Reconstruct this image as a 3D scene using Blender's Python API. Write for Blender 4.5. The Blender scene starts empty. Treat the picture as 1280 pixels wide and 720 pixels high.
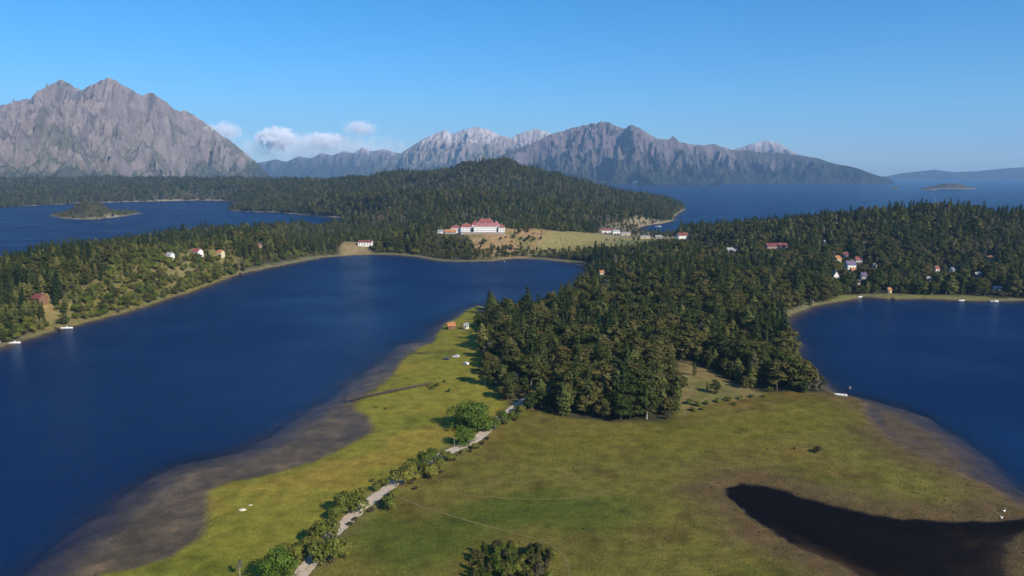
import bpy, bmesh, math, random
import numpy as np
from mathutils import Vector, Matrix
R = math.radians
rng = np.random.default_rng(7); random.seed(7)
S = bpy.context.scene; COL = S.collection

# ------------------------------------------------------------------ camera, light, exposure
CAM_H, FPX, HORIZON = 115.0, 960.0, 216.0
PITCH = math.atan((360 - HORIZON) / FPX)
cam = bpy.data.cameras.new('camera'); cam.sensor_width = 36; cam.lens = 36 * FPX / 1280
cam.clip_start = 1; cam.clip_end = 120000
camo = bpy.data.objects.new('camera', cam); COL.objects.link(camo); S.camera = camo
camo.location = (0, 0, CAM_H); camo.rotation_euler = (math.pi / 2 - PITCH, 0, 0)

SUN_EL, SUN_AZ = R(33), R(136)          # azimuth measured clockwise from +Y: light comes from behind, to the right
w = bpy.data.worlds.new('World'); S.world = w; w.use_nodes = True
wn = w.node_tree.nodes; wl = w.node_tree.links
sky = wn.new('ShaderNodeTexSky'); sky.sky_type = 'NISHITA'; sky.sun_disc = False
sky.sun_elevation = SUN_EL; sky.sun_rotation = SUN_AZ; sky.altitude = 800
sky.air_density = 1.0; sky.dust_density = 1.0; sky.ozone_density = 9.5
bg = wn['Background']; bg.inputs['Strength'].default_value = 0.125
hs = wn.new('ShaderNodeHueSaturation'); hs.inputs['Saturation'].default_value = 1.16; hs.inputs['Hue'].default_value = 0.493
wl.new(sky.outputs[0], hs.inputs['Color']); wl.new(hs.outputs[0], bg.inputs['Color'])
sun = bpy.data.lights.new('sun', 'SUN'); sun.energy = 5.0; sun.angle = R(0.53); sun.color = (1.0, 0.89, 0.74)
suno = bpy.data.objects.new('sun', sun); COL.objects.link(suno)
sd_ = Vector((math.sin(SUN_AZ) * math.cos(SUN_EL), math.cos(SUN_AZ) * math.cos(SUN_EL), math.sin(SUN_EL)))
suno.rotation_euler = sd_.to_track_quat('Z', 'Y').to_euler(); suno.location = sd_ * 800
S.view_settings.view_transform = 'Standard'; S.view_settings.look = 'None'
S.view_settings.exposure = 0.27; S.view_settings.gamma = 1.0
S.cycles.use_denoising = True
S.cycles.max_bounces = 8; S.cycles.diffuse_bounces = 2; S.cycles.glossy_bounces = 2
S.cycles.transparent_max_bounces = 8; S.cycles.volume_bounces = 8
S.cycles.sample_clamp_indirect = 4

# ------------------------------------------------------------------ helpers: survey, noise, distance
CP, SP = math.cos(PITCH), math.sin(PITCH)
def ray(px, py):
    a, b = px - 640.0, 360.0 - py
    return np.array([a, CP * FPX + SP * b, -SP * FPX + CP * b])
def G(px, py, z=0.0):                    # where a sight line meets the level z
    d = ray(px, py); t = (z - CAM_H) / d[2]; return (d[0] * t, d[1] * t)
def at(px, py, Y):                       # where a sight line reaches northing Y
    d = ray(px, py); t = Y / d[1]; return (d[0] * t, Y, CAM_H + d[2] * t)
def GP(pts, z=0.0): return np.array([G(x, y, z) for x, y in pts])

def pnoise(x, y, seed=0):
    x = np.asarray(x, float); y = np.asarray(y, float)
    xi = np.floor(x).astype(np.int64); yi = np.floor(y).astype(np.int64); xf = x - xi; yf = y - yi
    def grad(ix, iy, fx, fy):
        h = (ix * 374761393 + iy * 668265263 + seed * 1442695041) & 0xffffffff
        h = ((h ^ (h >> 13)) * 1274126177) & 0xffffffff; h = h ^ (h >> 16)
        a = (h & 0xffff) / 65536.0 * 2 * np.pi
        return np.cos(a) * fx + np.sin(a) * fy
    u = xf * xf * xf * (xf * (xf * 6 - 15) + 10); v = yf * yf * yf * (yf * (yf * 6 - 15) + 10)
    a = grad(xi, yi, xf, yf); b = grad(xi + 1, yi, xf - 1, yf); c = grad(xi, yi + 1, xf, yf - 1); d = grad(xi + 1, yi + 1, xf - 1, yf - 1)
    return (a + u * (b - a) + v * (c + u * (d - c) - (a + u * (b - a)))) * 1.5
def fbm(x, y, o=4, seed=0, g=0.5):
    s = 0; a = 1; n = 0
    for i in range(o): s = s + a * pnoise(x * 2 ** i + 17.3 * i, y * 2 ** i - 9.1 * i, seed + i); n += a; a *= g
    return s / n
def ridged(x, y, o=4, seed=0, g=0.55):
    s = 0; a = 1; n = 0
    for i in range(o): s = s + a * (1 - np.abs(pnoise(x * 2 ** i + 31.7 * i, y * 2 ** i + 5.3 * i, seed + i)) * 1.6); n += a; a *= g
    return s / n
def sst(a, b, x): t = np.clip((x - a) / (b - a), 0, 1); return t * t * (3 - 2 * t)
def sdist(X, Y, poly):                   # signed distance, positive inside
    X = np.asarray(X, float); Y = np.asarray(Y, float)
    d2 = np.full(X.shape, 1e18); ins = np.zeros(X.shape, bool)
    n = len(poly)
    for i in range(n):
        ax, ay = poly[i]; bx, by = poly[(i + 1) % n]; ex, ey = bx - ax, by - ay; L = ex * ex + ey * ey + 1e-9
        px = X - ax; py = Y - ay; t = np.clip((px * ex + py * ey) / L, 0, 1)
        np.minimum(d2, (px - t * ex) ** 2 + (py - t * ey) ** 2, out=d2)
        if ay != by:
            c = ((ay > Y) != (by > Y)); ins ^= c & (X < ex * (Y - ay) / ey + ax)
    d = np.sqrt(d2); return np.where(ins, d, -d)
def ldist(X, Y, line):                   # distance to a polyline, and the value interpolated along it
    d2 = np.full(np.shape(X), 1e18); zz = np.zeros(np.shape(X))
    for i in range(len(line) - 1):
        a, b = line[i], line[i + 1]; ex, ey = b[0] - a[0], b[1] - a[1]; L = ex * ex + ey * ey + 1e-9
        px = X - a[0]; py = Y - a[1]; t = np.clip((px * ex + py * ey) / L, 0, 1)
        q = (px - t * ex) ** 2 + (py - t * ey) ** 2; m = q < d2
        d2 = np.where(m, q, d2)
        if len(a) > 2: zz = np.where(m, a[2] + t * (b[2] - a[2]), zz)
    return np.sqrt(d2), zz

# ------------------------------------------------------------------ materials
MATS = {}
def mat(name, col, rough=0.8, noise=0.0, scale=1.0, metal=0.0, bump=0.0):
    if name in MATS: return MATS[name]
    m = bpy.data.materials.new(name); m.use_nodes = True; nt = m.node_tree; b = nt.nodes['Principled BSDF']
    b.inputs['Base Color'].default_value = (*col, 1); b.inputs['Roughness'].default_value = rough; b.inputs['Metallic'].default_value = metal
    if 'Specular IOR Level' in b.inputs: b.inputs['Specular IOR Level'].default_value = 0.3
    if noise:
        tc = nt.nodes.new('ShaderNodeTexCoord'); n = nt.nodes.new('ShaderNodeTexNoise'); n.inputs['Scale'].default_value = scale; n.inputs['Detail'].default_value = 5
        mr = nt.nodes.new('ShaderNodeMapRange'); mr.inputs['From Min'].default_value = 0.3; mr.inputs['From Max'].default_value = 0.7
        mr.inputs['To Min'].default_value = 1 - noise; mr.inputs['To Max'].default_value = 1 + noise
        mx = nt.nodes.new('ShaderNodeVectorMath'); mx.operation = 'SCALE'; mx.inputs[0].default_value = col
        nt.links.new(tc.outputs['Object'], n.inputs['Vector']); nt.links.new(n.outputs[0], mr.inputs['Value'])
        nt.links.new(mr.outputs[0], mx.inputs['Scale']); nt.links.new(mx.outputs[0], b.inputs['Base Color'])
        if bump:
            bp = nt.nodes.new('ShaderNodeBump'); bp.inputs['Strength'].default_value = bump; bp.inputs['Distance'].default_value = 0.15
            nt.links.new(n.outputs[0], bp.inputs['Height']); nt.links.new(bp.outputs[0], b.inputs['Normal'])
    MATS[name] = m; return m
def ground_mat(name, scales, amp, bump_dist, bscale):
    """colour attribute 'tint' (the surface's own colour zones) broken up by world-space noise, with fine relief"""
    m = bpy.data.materials.new(name); m.use_nodes = True; nt = m.node_tree; b = nt.nodes['Principled BSDF']
    b.inputs['Roughness'].default_value = 0.95; b.inputs['Specular IOR Level'].default_value = 0.05
    at_ = nt.nodes.new('ShaderNodeAttribute'); at_.attribute_name = 'tint'
    geo = nt.nodes.new('ShaderNodeNewGeometry'); prev = None
    for s in scales:
        n = nt.nodes.new('ShaderNodeTexNoise'); n.inputs['Scale'].default_value = s; n.inputs['Detail'].default_value = 6; n.inputs['Roughness'].default_value = 0.6
        nt.links.new(geo.outputs['Position'], n.inputs['Vector'])
        mr = nt.nodes.new('ShaderNodeMapRange'); mr.inputs['From Min'].default_value = 0.25; mr.inputs['From Max'].default_value = 0.75
        mr.inputs['To Min'].default_value = 1 - amp; mr.inputs['To Max'].default_value = 1 + amp
        nt.links.new(n.outputs[0], mr.inputs['Value'])
        if prev is None: prev = mr.outputs[0]
        else:
            mm = nt.nodes.new('ShaderNodeMath'); mm.operation = 'MULTIPLY'; nt.links.new(prev, mm.inputs[0]); nt.links.new(mr.outputs[0], mm.inputs[1]); prev = mm.outputs[0]
    mx = nt.nodes.new('ShaderNodeVectorMath'); mx.operation = 'SCALE'
    nt.links.new(at_.outputs['Color'], mx.inputs[0]); nt.links.new(prev, mx.inputs['Scale']); nt.links.new(mx.outputs[0], b.inputs['Base Color'])
    n = nt.nodes.new('ShaderNodeTexNoise'); n.inputs['Scale'].default_value = bscale; n.inputs['Detail'].default_value = 6; n.inputs['Roughness'].default_value = 0.65
    nt.links.new(geo.outputs['Position'], n.inputs['Vector'])
    bp = nt.nodes.new('ShaderNodeBump'); bp.inputs['Strength'].default_value = 1.0; bp.inputs['Distance'].default_value = bump_dist
    nt.links.new(n.outputs[0], bp.inputs['Height']); nt.links.new(bp.outputs[0], b.inputs['Normal'])
    return m
def leaf_mat(name, c1, c2, trans=0.15):
    """foliage: each plant takes its own shade between two colours, with lighter and darker leaf clumps"""
    m = bpy.data.materials.new(name); m.use_nodes = True; nt = m.node_tree; nt.nodes.clear()
    out = nt.nodes.new('ShaderNodeOutputMaterial'); oi = nt.nodes.new('ShaderNodeObjectInfo')
    mx = nt.nodes.new('ShaderNodeMix'); mx.data_type = 'RGBA'; mx.inputs['A'].default_value = (*c1, 1); mx.inputs['B'].default_value = (*c2, 1)
    nt.links.new(oi.outputs['Random'], mx.inputs['Factor'])
    tc = nt.nodes.new('ShaderNodeTexCoord'); n = nt.nodes.new('ShaderNodeTexNoise'); n.inputs['Scale'].default_value = 0.45; n.inputs['Detail'].default_value = 3
    nt.links.new(tc.outputs['Object'], n.inputs['Vector'])
    mr = nt.nodes.new('ShaderNodeMapRange'); mr.inputs['From Min'].default_value = 0.3; mr.inputs['From Max'].default_value = 0.7; mr.inputs['To Min'].default_value = 0.65; mr.inputs['To Max'].default_value = 1.35
    nt.links.new(n.outputs[0], mr.inputs['Value'])
    sc = nt.nodes.new('ShaderNodeVectorMath'); sc.operation = 'SCALE'; nt.links.new(mx.outputs['Result'], sc.inputs[0]); nt.links.new(mr.outputs[0], sc.inputs['Scale'])
    d = nt.nodes.new('ShaderNodeBsdfDiffuse'); t = nt.nodes.new('ShaderNodeBsdfTranslucent'); ms = nt.nodes.new('ShaderNodeMixShader'); ms.inputs[0].default_value = trans
    for q in (d, t): nt.links.new(sc.outputs[0], q.inputs['Color'])
    nt.links.new(d.outputs[0], ms.inputs[1]); nt.links.new(t.outputs[0], ms.inputs[2]); nt.links.new(ms.outputs[0], out.inputs['Surface'])
    return m

# ------------------------------------------------------------------ object helpers
def link(o, parent=None):
    COL.objects.link(o)
    if parent is not None: o.parent = parent
    return o
def tag(o, label=None, cat=None, group=None, kind=None):
    if label: o['label'] = label
    if cat: o['category'] = cat
    if group: o['group'] = group
    if kind: o['kind'] = kind
    return o
def empty(name, loc, rz=0, **kw):
    o = bpy.data.objects.new(name, None); o.location = loc; o.rotation_euler = (0, 0, rz); o.empty_display_size = 0.5
    return tag(link(o), **kw)
def mesh_np(name, V, F, m, smooth=False):
    me = bpy.data.meshes.new(name); V = np.asarray(V, np.float32); F = np.asarray(F, np.int32)
    k = F.shape[1]
    me.vertices.add(len(V)); me.vertices.foreach_set('co', V.ravel())
    me.loops.add(F.size); me.loops.foreach_set('vertex_index', F.ravel())
    me.polygons.add(len(F)); me.polygons.foreach_set('loop_start', np.arange(0, F.size, k, dtype=np.int32))
    me.update(calc_edges=True)
    if smooth: me.polygons.foreach_set('use_smooth', np.ones(len(F), bool))
    if m: me.materials.append(m)
    return me
class MB:
    """collects solid pieces of ONE part"""
    def __init__(s): s.v = []; s.f = []
    def add(s, vs, fs):
        n = len(s.v); s.v += [tuple(v) for v in vs]; s.f += [tuple(i + n for i in f) for f in fs]; return s
    def box(s, x0, x1, y0, y1, z0, z1):
        return s.add([(x0,y0,z0),(x1,y0,z0),(x1,y1,z0),(x0,y1,z0),(x0,y0,z1),(x1,y0,z1),(x1,y1,z1),(x0,y1,z1)],
                     [(3,2,1,0),(4,5,6,7),(0,1,5,4),(1,2,6,5),(2,3,7,6),(3,0,4,7)])
    def prism(s, prof, y0, y1, axis='y'):     # closed x-z profile swept along y (or y-z along x)
        n = len(prof); P = [(a, y0, b) for a, b in prof] + [(a, y1, b) for a, b in prof]
        if axis == 'x': P = [(y, a, b) for a, y, b in P]
        return s.add(P, [tuple(range(n)), tuple(range(2 * n - 1, n - 1, -1))] + [(i, i + n, (i + 1) % n + n, (i + 1) % n) for i in range(n)])
    def tube(s, a, b, r0, r1=None, n=6):
        r1 = r0 if r1 is None else r1; a = Vector(a); b = Vector(b); d = (b - a).normalized()
        u = d.orthogonal().normalized(); v = d.cross(u); P = []
        for c, r in ((a, r0), (b, r1)):
            for k in range(n):
                t = 2 * math.pi * k / n; P.append(c + u * (r * math.cos(t)) + v * (r * math.sin(t)))
        return s.add(P, [(k, (k + 1) % n, (k + 1) % n + n, k + n) for k in range(n)] + [tuple(range(n - 1, -1, -1)), tuple(range(n, 2 * n))])
    def mesh(s, name, m, smooth=False):
        me = bpy.data.meshes.new(name); me.from_pydata(s.v, [], s.f); me.update()
        bm = bmesh.new(); bm.from_mesh(me); bmesh.ops.recalc_face_normals(bm, faces=bm.faces); bm.to_mesh(me); bm.free()
        if smooth: me.polygons.foreach_set('use_smooth', [True] * len(me.polygons))
        me.materials.append(m); return me
    def build(s, name, m, parent=None, smooth=False):
        return link(bpy.data.objects.new(name, s.mesh(name, m, smooth)), parent)
def copy_tree(o, parent=None):
    c = o.copy(); link(c, parent)
    for ch in list(o.children): copy_tree(ch, c)
    return c

# ------------------------------------------------------------------ the land: shorelines surveyed on the water level
SHORE_MEADOW = [(60,790),(125,715),(175,707),(212,695),(240,675),(255,657),(254,640),(257,615),(275,605),(320,595),(347,589),(390,577),(432,557),(462,541),
    (464,532),(458,522),(440,512),(446,500),(466,487),(490,470),(498,452),(512,441),(528,432),(541,428),(545,418),(556,404),(574,396),(582,388),(598,381),(625,391),(655,391),(688,377),(714,360),(732,344),(738,333),(724,329)]
SHORE_FAR = [(708,327),(680,324),(640,323),(615,326),(580,327),(550,326),(520,321),(490,318),(450,318),(400,322),(360,330),(315,339),(290,345),(270,353),(240,364),(200,377),(165,388),(135,396),(110,402),(70,412),(30,425),(0,434),(-120,470),(-300,540)]
SHORE_BACK = [(-420,520),(-260,400),(-120,352),(0,331),(100,312),(200,299),(300,290),(400,284),(450,280),(478,277)]
SHORE_HILL = [(440,273),(405,270.5),(370,267.5),(340,265),(310,264.5),(283,262.5),(297,259),(300,254),(284,251),(240,250.5),(170,252),(100,254),(40,257),(0,259.5),(-300,270)]
FAR_EDGE = [(-3400,5000),(600,5000)]     # world points: the land behind the hill
SHORE_CAPE = [(790,247),(815,252),(835,255),(852,258),(856,262),(848,266),(843,271),(840,276),(826,279.5),(810,281.5),(800,284),(799,287),(808,290),(820,291.5),(838,291.5),(858,290)]
SHORE_NORTH = [(885,289),(950,284),(1050,277),(1150,272),(1280,272),(1420,278),(1700,290)]
SHORE_EAST = [(1900,372),(1500,378),(1340,376),(1280,375),(1215,376),(1180,374),(1150,373),(1115,374),(1080,370),(1062,374),(1040,378),(1015,383),(1000,388),(985,395),(976,404),(981,410),(978,417),(987,424),(995,430),(985,437),(998,452),(1014,470),(1030,484),(1044,492),(1070,497),(1086,505),
    (1082,514),(1092,527),(1105,541),(1125,556),(1165,575),(1205,592),(1235,607),(1262,624),(1290,640),(1400,680),(1700,790)]
LAND = np.vstack([GP(SHORE_MEADOW), GP(SHORE_FAR), GP(SHORE_BACK), GP(SHORE_HILL), np.array(FAR_EDGE), GP(SHORE_CAPE), GP(SHORE_NORTH), GP(SHORE_EAST), np.array([(320,60),(-160,60)])])
ISLAND = GP([(64,269),(75,272.5),(95,274),(120,274),(145,271.5),(165,268),(177,266),(168,264.5),(140,264),(110,263.5),(85,264.5)])
POND = GP([(906,618),(912,610),(926,605),(948,606),(975,612),(1005,623),(1040,632),(1080,641),(1120,648),(1180,652.5),(1240,651),(1285,648),(1400,650),(1400,676),(1300,663),(1272,667),(1258,684),(1250,720),(1255,760),(1150,760),(1105,735),(1060,711),(1015,692),(975,672),(945,650),(928,636)])
FLATS_L = GP([(-60,790),(30,720),(60,697),(110,655),(150,622),(190,594),(230,577),(300,561),(340,542),(385,512),(415,494),(440,474),(470,455),(487,440),(500,428),(528,424),(548,410),(562,398),(582,384),(640,420),(640,520),(430,620),(300,700),(120,760)])
FLATS_R = GP([(1062,490),(1098,499),(1142,512),(1186,536),(1224,562),(1248,586),(1266,606),(1300,618),(1420,640),(1420,700),(1100,600),(1060,520)])
ROAD = [(366,735),(378,716),(390,702),(402,687),(413,671),(426,659),(441,645),(456,632),(476,617),(497,602),(510,595),(527,584),(546,573),(566,563),(586,555),(601,545),(616,531),(636,515),(655,501),(674,491),(700,484)]
ROADW = GP(ROAD, 1.6)

HILLS = [  # crest lines (x, y, height) and half-width
    ([at(-200,330,560)[:2]+(14,), at(0,330,640)[:2]+(24,), at(110,320,760)[:2]+(27,), at(210,310,850)[:2]+(26,), at(300,300,960)[:2]+(28,), at(350,300,1020)[:2]+(22,), at(400,300,1090)[:2]+(11,), at(470,290,1250)[:2]+(8,)], 95),
    ([at(545,290,1175)[:2]+(26,), at(610,290,1185)[:2]+(32,), at(650,290,1205)[:2]+(27,), at(700,290,1330)[:2]+(14,)], 74),
    ([at(440,240,3000)[:2]+(60,), at(500,215,2900)[:2]+(88,), at(520,210,2870)[:2]+(96,), at(545,206,2840)[:2]+(104,), at(566,200,2800)[:2]+(112,), at(585,192,2780)[:2]+(130,), at(602,188,2750)[:2]+(137,), at(636,190,2740)[:2]+(137,), at(660,196,2720)[:2]+(124,), at(690,206,2690)[:2]+(94,), at(720,216,2650)[:2]+(74,), at(770,230,2580)[:2]+(40,), at(806,245,2500)[:2]+(12,)], 310),
    ([at(330,240,3300)[:2]+(42,), at(440,240,3000)[:2]+(60,)], 300),
    ([at(470,250,2150)[:2]+(48,), at(580,240,1950)[:2]+(60,), at(660,250,1850)[:2]+(45,), at(700,260,1800)[:2]+(30,)], 240),
    ([at(832,256,2420)[:2]+(16,), at(846,258,2400)[:2]+(12,)], 45),
    ([(-3300,4300,70),(-1900,4100,78),(-1100,3900,70),(-600,3600,60)], 700),
    ([(-3000,3400,26),(-1300,3350,30)], 250),
    ([at(870,290,1120)[:2]+(8,), at(960,280,1120)[:2]+(26,), at(1060,262,1130)[:2]+(40,), at(1200,254,1130)[:2]+(49,), at(1290,258,1120)[:2]+(44,), at(1500,280,1150)[:2]+(25,)], 210),
    ([at(690,420,520)[:2]+(4,), at(770,380,640)[:2]+(11,), at(880,370,680)[:2]+(12,), at(930,420,560)[:2]+(5,)], 110),
]
def hills(X, Y):
    h = np.zeros(X.shape)
    for line, wd in HILLS:
        d, z = ldist(X, Y, line); h = np.maximum(h, z * np.exp(-(d / wd) ** 2)) + 0.25 * np.minimum(h, z * np.exp(-(d / wd) ** 2))
    return h
# tensor grid, finer where the place is seen close
def axis(lo_step, edge, grow, end):
    v = [0.0]
    while v[-1] < end: v.append(v[-1] + max(lo_step, (v[-1] - 0) * grow if v[-1] > edge else lo_step))
    return np.array(v)
xp = axis(1.6, 110, 0.0145, 3600); XS = np.concatenate([-xp[::-1], xp[1:]])
ys = [150.0]
while ys[-1] < 5200: ys.append(ys[-1] + max(1.35, ys[-1] * 0.0048 - 0.6))
XS = np.concatenate([[-16800, -12000, -8000, -5000], XS, [5000, 8000, 12000, 16800]])
YS = np.concatenate([[-1500, -500, 0, 70, 110], ys, [5800, 7000, 9000, 12000, 14500, 16800]])
NX, NY = len(XS), len(YS); GX, GY = np.meshgrid(XS, YS)
def shore(X, Y):
    D = np.hypot(X, Y); k = np.clip(D / 500, 0.6, 4)
    s = np.maximum(sdist(X, Y, LAND), sdist(X, Y, ISLAND))
    p = sdist(X, Y, POND) + 2.2 * fbm(X / 7, Y / 7, 4, 19) + 3 * fbm(X / 22, Y / 22, 2, 18) * (Y < 240); s = np.minimum(s, -p)
    s = s + k * (1.6 * fbm(X / (14 * k), Y / (14 * k), 3, 3)) * 1.3
    return s, p
SDL, SDP = shore(GX, GY)
FL = np.maximum(sdist(GX, GY, FLATS_L) + 4 * fbm(GX / 18, GY / 18, 3, 11), sdist(GX, GY, FLATS_R) + 4 * fbm(GX / 15, GY / 15, 3, 12))
HH = hills(GX, GY); HH = HH * (1 + 0.30 * fbm(GX / 170, GY / 170, 4, 5)) + sst(20, 60, HH) * 10 * fbm(GX / 130, GY / 110, 3, 15) + sst(8, 40, HH) * 6 * fbm(GX / 60, GY / 60, 3, 6)
ISL, iz_ = ldist(GX, GY, [at(85,255,2010)[:2]+(26,), at(100,255,2010)[:2]+(38,), at(128,255,2010)[:2]+(40,), at(160,255,2010)[:2]+(18,)])
ISLZ = iz_ * np.exp(-(ISL / 85) ** 2)
HH = np.maximum(HH, ISLZ)
din = np.clip(SDL, 0, None); dout = np.clip(-SDL, 0, None)
Z = np.where(SDL > 0, 1.1 * (1 - np.exp(-din / 6)) + 0.25 * fbm(GX / 25, GY / 25, 4, 8) * sst(2, 12, din) + HH * sst(0, 55, din),
             -np.minimum(0.35 * dout, 25))
shallow = -(0.02 + 1.5 * (1 - sst(0, 17, FL)) + 0.12 * (0.5 + fbm(GX / 16, GY / 16, 4, 21)) + 9 * sst(-2, 20, -FL))
Z = np.where((SDL <= 0) & (SDP < 2), np.maximum(Z, np.maximum(shallow, -25)), Z)
FR = sdist(GX, GY, FLATS_R); Z = np.where((SDL <= 0) & (FR > 0) & (SDP < 2), np.minimum(Z + .2 * sst(-2, 7, FR), .03 + .1 * fbm(GX / 9, GY / 9, 3, 23)), Z)
rd, _ = ldist(GX, GY, ROADW)
Z = np.where((SDL > 0) & (GY < 700), np.maximum(Z, 1.7 - 0.12 * np.clip(rd - 3.5, 0, 99)), Z)
def zat(x, y):
    x = np.atleast_1d(np.asarray(x, float)); y = np.atleast_1d(np.asarray(y, float))
    i = np.clip(np.searchsorted(XS, x) - 1, 0, NX - 2); j = np.clip(np.searchsorted(YS, y) - 1, 0, NY - 2)
    u = (x - XS[i]) / (XS[i + 1] - XS[i]); v = (y - YS[j]) / (YS[j + 1] - YS[j])
    return (Z[j, i] * (1 - u) + Z[j, i + 1] * u) * (1 - v) + (Z[j + 1, i] * (1 - u) + Z[j + 1, i + 1] * u) * v
def z1(x, y): return float(zat(x, y)[0])
def hit(px, py):                         # where a sight line meets the ground
    d = ray(px, py); t = np.linspace(150, 4500, 6000) / d[1]
    zz = CAM_H + d[2] * t - np.maximum(zat(d[0] * t, d[1] * t), 0)
    k = np.argmax(zz < 0); k = k if zz[k] < 0 else len(t) - 1
    return np.array([d[0] * t[k], d[1] * t[k], max(z1(d[0] * t[k], d[1] * t[k]), 0)])

# ---- the ground's own colours
def mixc(C, c, f): return C * (1 - f[..., None]) + np.array(c) * f[..., None]
C = np.zeros(GX.shape + (3,)); C[:] = (0.050, 0.048, 0.026)
nA = fbm(GX / 45, GY / 45, 5, 31); nB = fbm(GX / 13, GY / 13, 4, 41); nC = fbm(GX / 90 + 3, GY / 60, 4, 51); nD = fbm(GX / 5, GY / 5, 3, 61)
MEADOW_L = GP([(40,790)] + SHORE_MEADOW[1:29] + [(596,392),(600,440),(612,480),(636,510),(616,531),(601,545),(566,563),(527,584),(497,602),(456,632),(426,659),(402,687),(378,716),(330,790)])
MARSH = GP([(380,790),(380,716),(413,671),(456,632),(497,602),(546,573),(601,545),(640,508),(700,524),(760,531),(835,530),(852,505),(905,496),(960,494),(1044,493)] + SHORE_EAST[24:] + [(1700,850),(700,850)])
zl = sdist(GX, GY, MEADOW_L); zm = sdist(GX, GY, MARSH)
C = mixc(C, (0.085, 0.078, 0.036), sst(-0.1, 0.5, nA) * 0.7)
C = mixc(C, (0.200, 0.184, 0.026), sst(-3, 3, zl + 3 * nB))
C = mixc(C, (0.265, 0.195, 0.034), sst(-3, 3, zl) * sst(0.0, 0.55, nC + 0.3 * nB))
C = mixc(C, (0.120, 0.135, 0.016), sst(-3, 3, zl) * sst(0.08, 0.5, -nA) * 0.8)
mm_ = sst(-3, 3, zm + 2 * nB)
C = mixc(C, (0.140, 0.122, 0.024), mm_)
C = mixc(C, (0.150, 0.108, 0.022), mm_ * sst(-0.05, 0.5, nC + 0.2 * nD))
C = mixc(C, (0.080, 0.082, 0.013), mm_ * sst(0.0, 0.45, -nA + 0.2 * nB) * 0.85)
C = mixc(C, (0.165, 0.118, 0.030), mm_ * sst(0.12, 0.5, nB + .5 * nD + .3 * nC) * .4)
C = mixc(C, (0.072, 0.046, 0.016), mm_ * sst(0.1, 0.5, fbm(GX / 22 + 9, GY / 22, 5, 131) + .3 * nD) * .5)
C = mixc(C, (0.150, 0.086, 0.026), mm_ * sst(40, 130, GX) * sst(-.1, .45, nC + .4 * nB) * .4)
# drier, browner belt round the dark pond and towards the east shore; greener sweep near the wood
C = mixc(C, (0.100, 0.062, 0.030), mm_ * sst(16, 1, -SDP + 9 * nB) * sst(-2, 6, -SDP) * 0.6)
C = mixc(C, (0.110, 0.072, 0.034), mm_ * sst(26, 4, SDL + 9 * nB) * 0.75)
gs = ldist(GX, GY, GP([(660,560),(760,556),(900,548),(1040,520)]))[0]
C = mixc(C, (0.140, 0.122, 0.018), mm_ * sst(24, 4, gs + 8 * nB) * 0.8)
gs = ldist(GX, GY, GP([(420,640),(520,690),(640,640),(760,640)]))[0]
C = mixc(C, (0.078, 0.096, 0.014), mm_ * sst(22, 2, gs + 10 * nA) * 0.9)
fr = sst(9, 0, rd + 4 * nB) * (GY < 700)
C = mixc(C, (0.150, 0.125, 0.050), fr * 0.65)
# shore belt: reeds, stones, beaches
far = np.hypot(GX, GY)
C = mixc(C, (0.175, 0.165, 0.085), (SDL > 0) * sst(13, 3, SDL + 4 * nB) * (GY > 480) * (zm < 0) * (zl < 0) * 0.9)
C = mixc(C, (0.28, 0.24, 0.185), (SDL > 0) * sst(13, 4, SDL) * (GY > 1500) * 0.9)
def clearing(px, z, c, f=1.0, soft=6):
    s = sdist(GX, GY, GP(px, z)); global C
    C = mixc(C, c, sst(-soft, soft, s + soft * nB) * f); return s
GOLF = clearing([(655,318),(690,300),(735,291),(790,296),(850,297),(850,306),(790,314),(715,316),(690,317)], 4, (0.255, 0.215, 0.080))
C = mixc(C, (0.20, 0.165, 0.06), sst(0, 8, GOLF) * sst(0.3, 0.8, np.sin(GX * 2 * math.pi / 8.2)) * sst(1250, 1180, GY) * sst(60, 75, GX) * sst(150, 135, GX) * .7)
clearing([(768,302),(850,298),(850,304),(775,311)], 4, (0.13, 0.145, 0.045), 0.8)
HOTELG = clearing([(540,292),(580,296),(598,310),(660,308),(690,290),(660,284),(600,282),(548,284)], 16, (0.31, 0.205, 0.10), 0.95)
C = mixc(C, (0.15, 0.15, 0.050), sst(0, 8, HOTELG) * sst(.0, .3, nA + .3 * nB) * .8)
COVE = clearing([(740,298),(750,288),(776,283),(795,278.5),(842,274.5),(848,285),(850,300)], 2, (0.26, 0.21, 0.13), 0.85)
CLEAR_E = clearing([(846,452),(868,452),(905,470),(958,492),(900,498),(855,514),(846,500)], 3, (0.215, 0.165, 0.062), 0.9, 3)
clearing([(868,468),(905,476),(930,492),(880,500),(860,505)], 3, (0.13, 0.135, 0.035), 0.6, 3)
LAWN_W = clearing([(40,392),(48,380),(72,380),(88,390),(78,399),(52,402)], 8, (0.27, 0.20, 0.075), 0.9, 3)
LAWN_W2 = clearing([(205,336),(222,324),(240,320),(242,335),(226,345)], 18, (0.24, 0.19, 0.13), 0.9, 3)
LAWN_W3 = clearing([(424,312),(430,303),(455,307),(470,312),(440,314)], 8, (0.27, 0.205, 0.10), 0.9, 4)
LAWN_S = clearing([(1000,386),(1050,368),(1110,366),(1180,368),(1250,370),(1250,376),(1150,374),(1080,371),(1040,379)], 2, (0.17, 0.165, 0.055), 0.9, 4)
BANK_W = sdist(GX, GY, GP([(14,430),(40,408),(92,382),(124,366),(150,352),(185,336),(235,326),(290,324),(304,338),(240,364),(160,389),(100,405)], 4))
C = mixc(C, (0.190, 0.165, 0.055), sst(-5, 8, BANK_W + 6 * nB) * 0.85)
# wet, reedy rim of the meadow
C = mixc(C, (0.135, 0.105, 0.052), (GY < 480) * (SDL > -.5) * (SDP < -4) * sst(3.2, .6, SDL + 2.2 * nB + 1.2 * nD) * .8)
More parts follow.
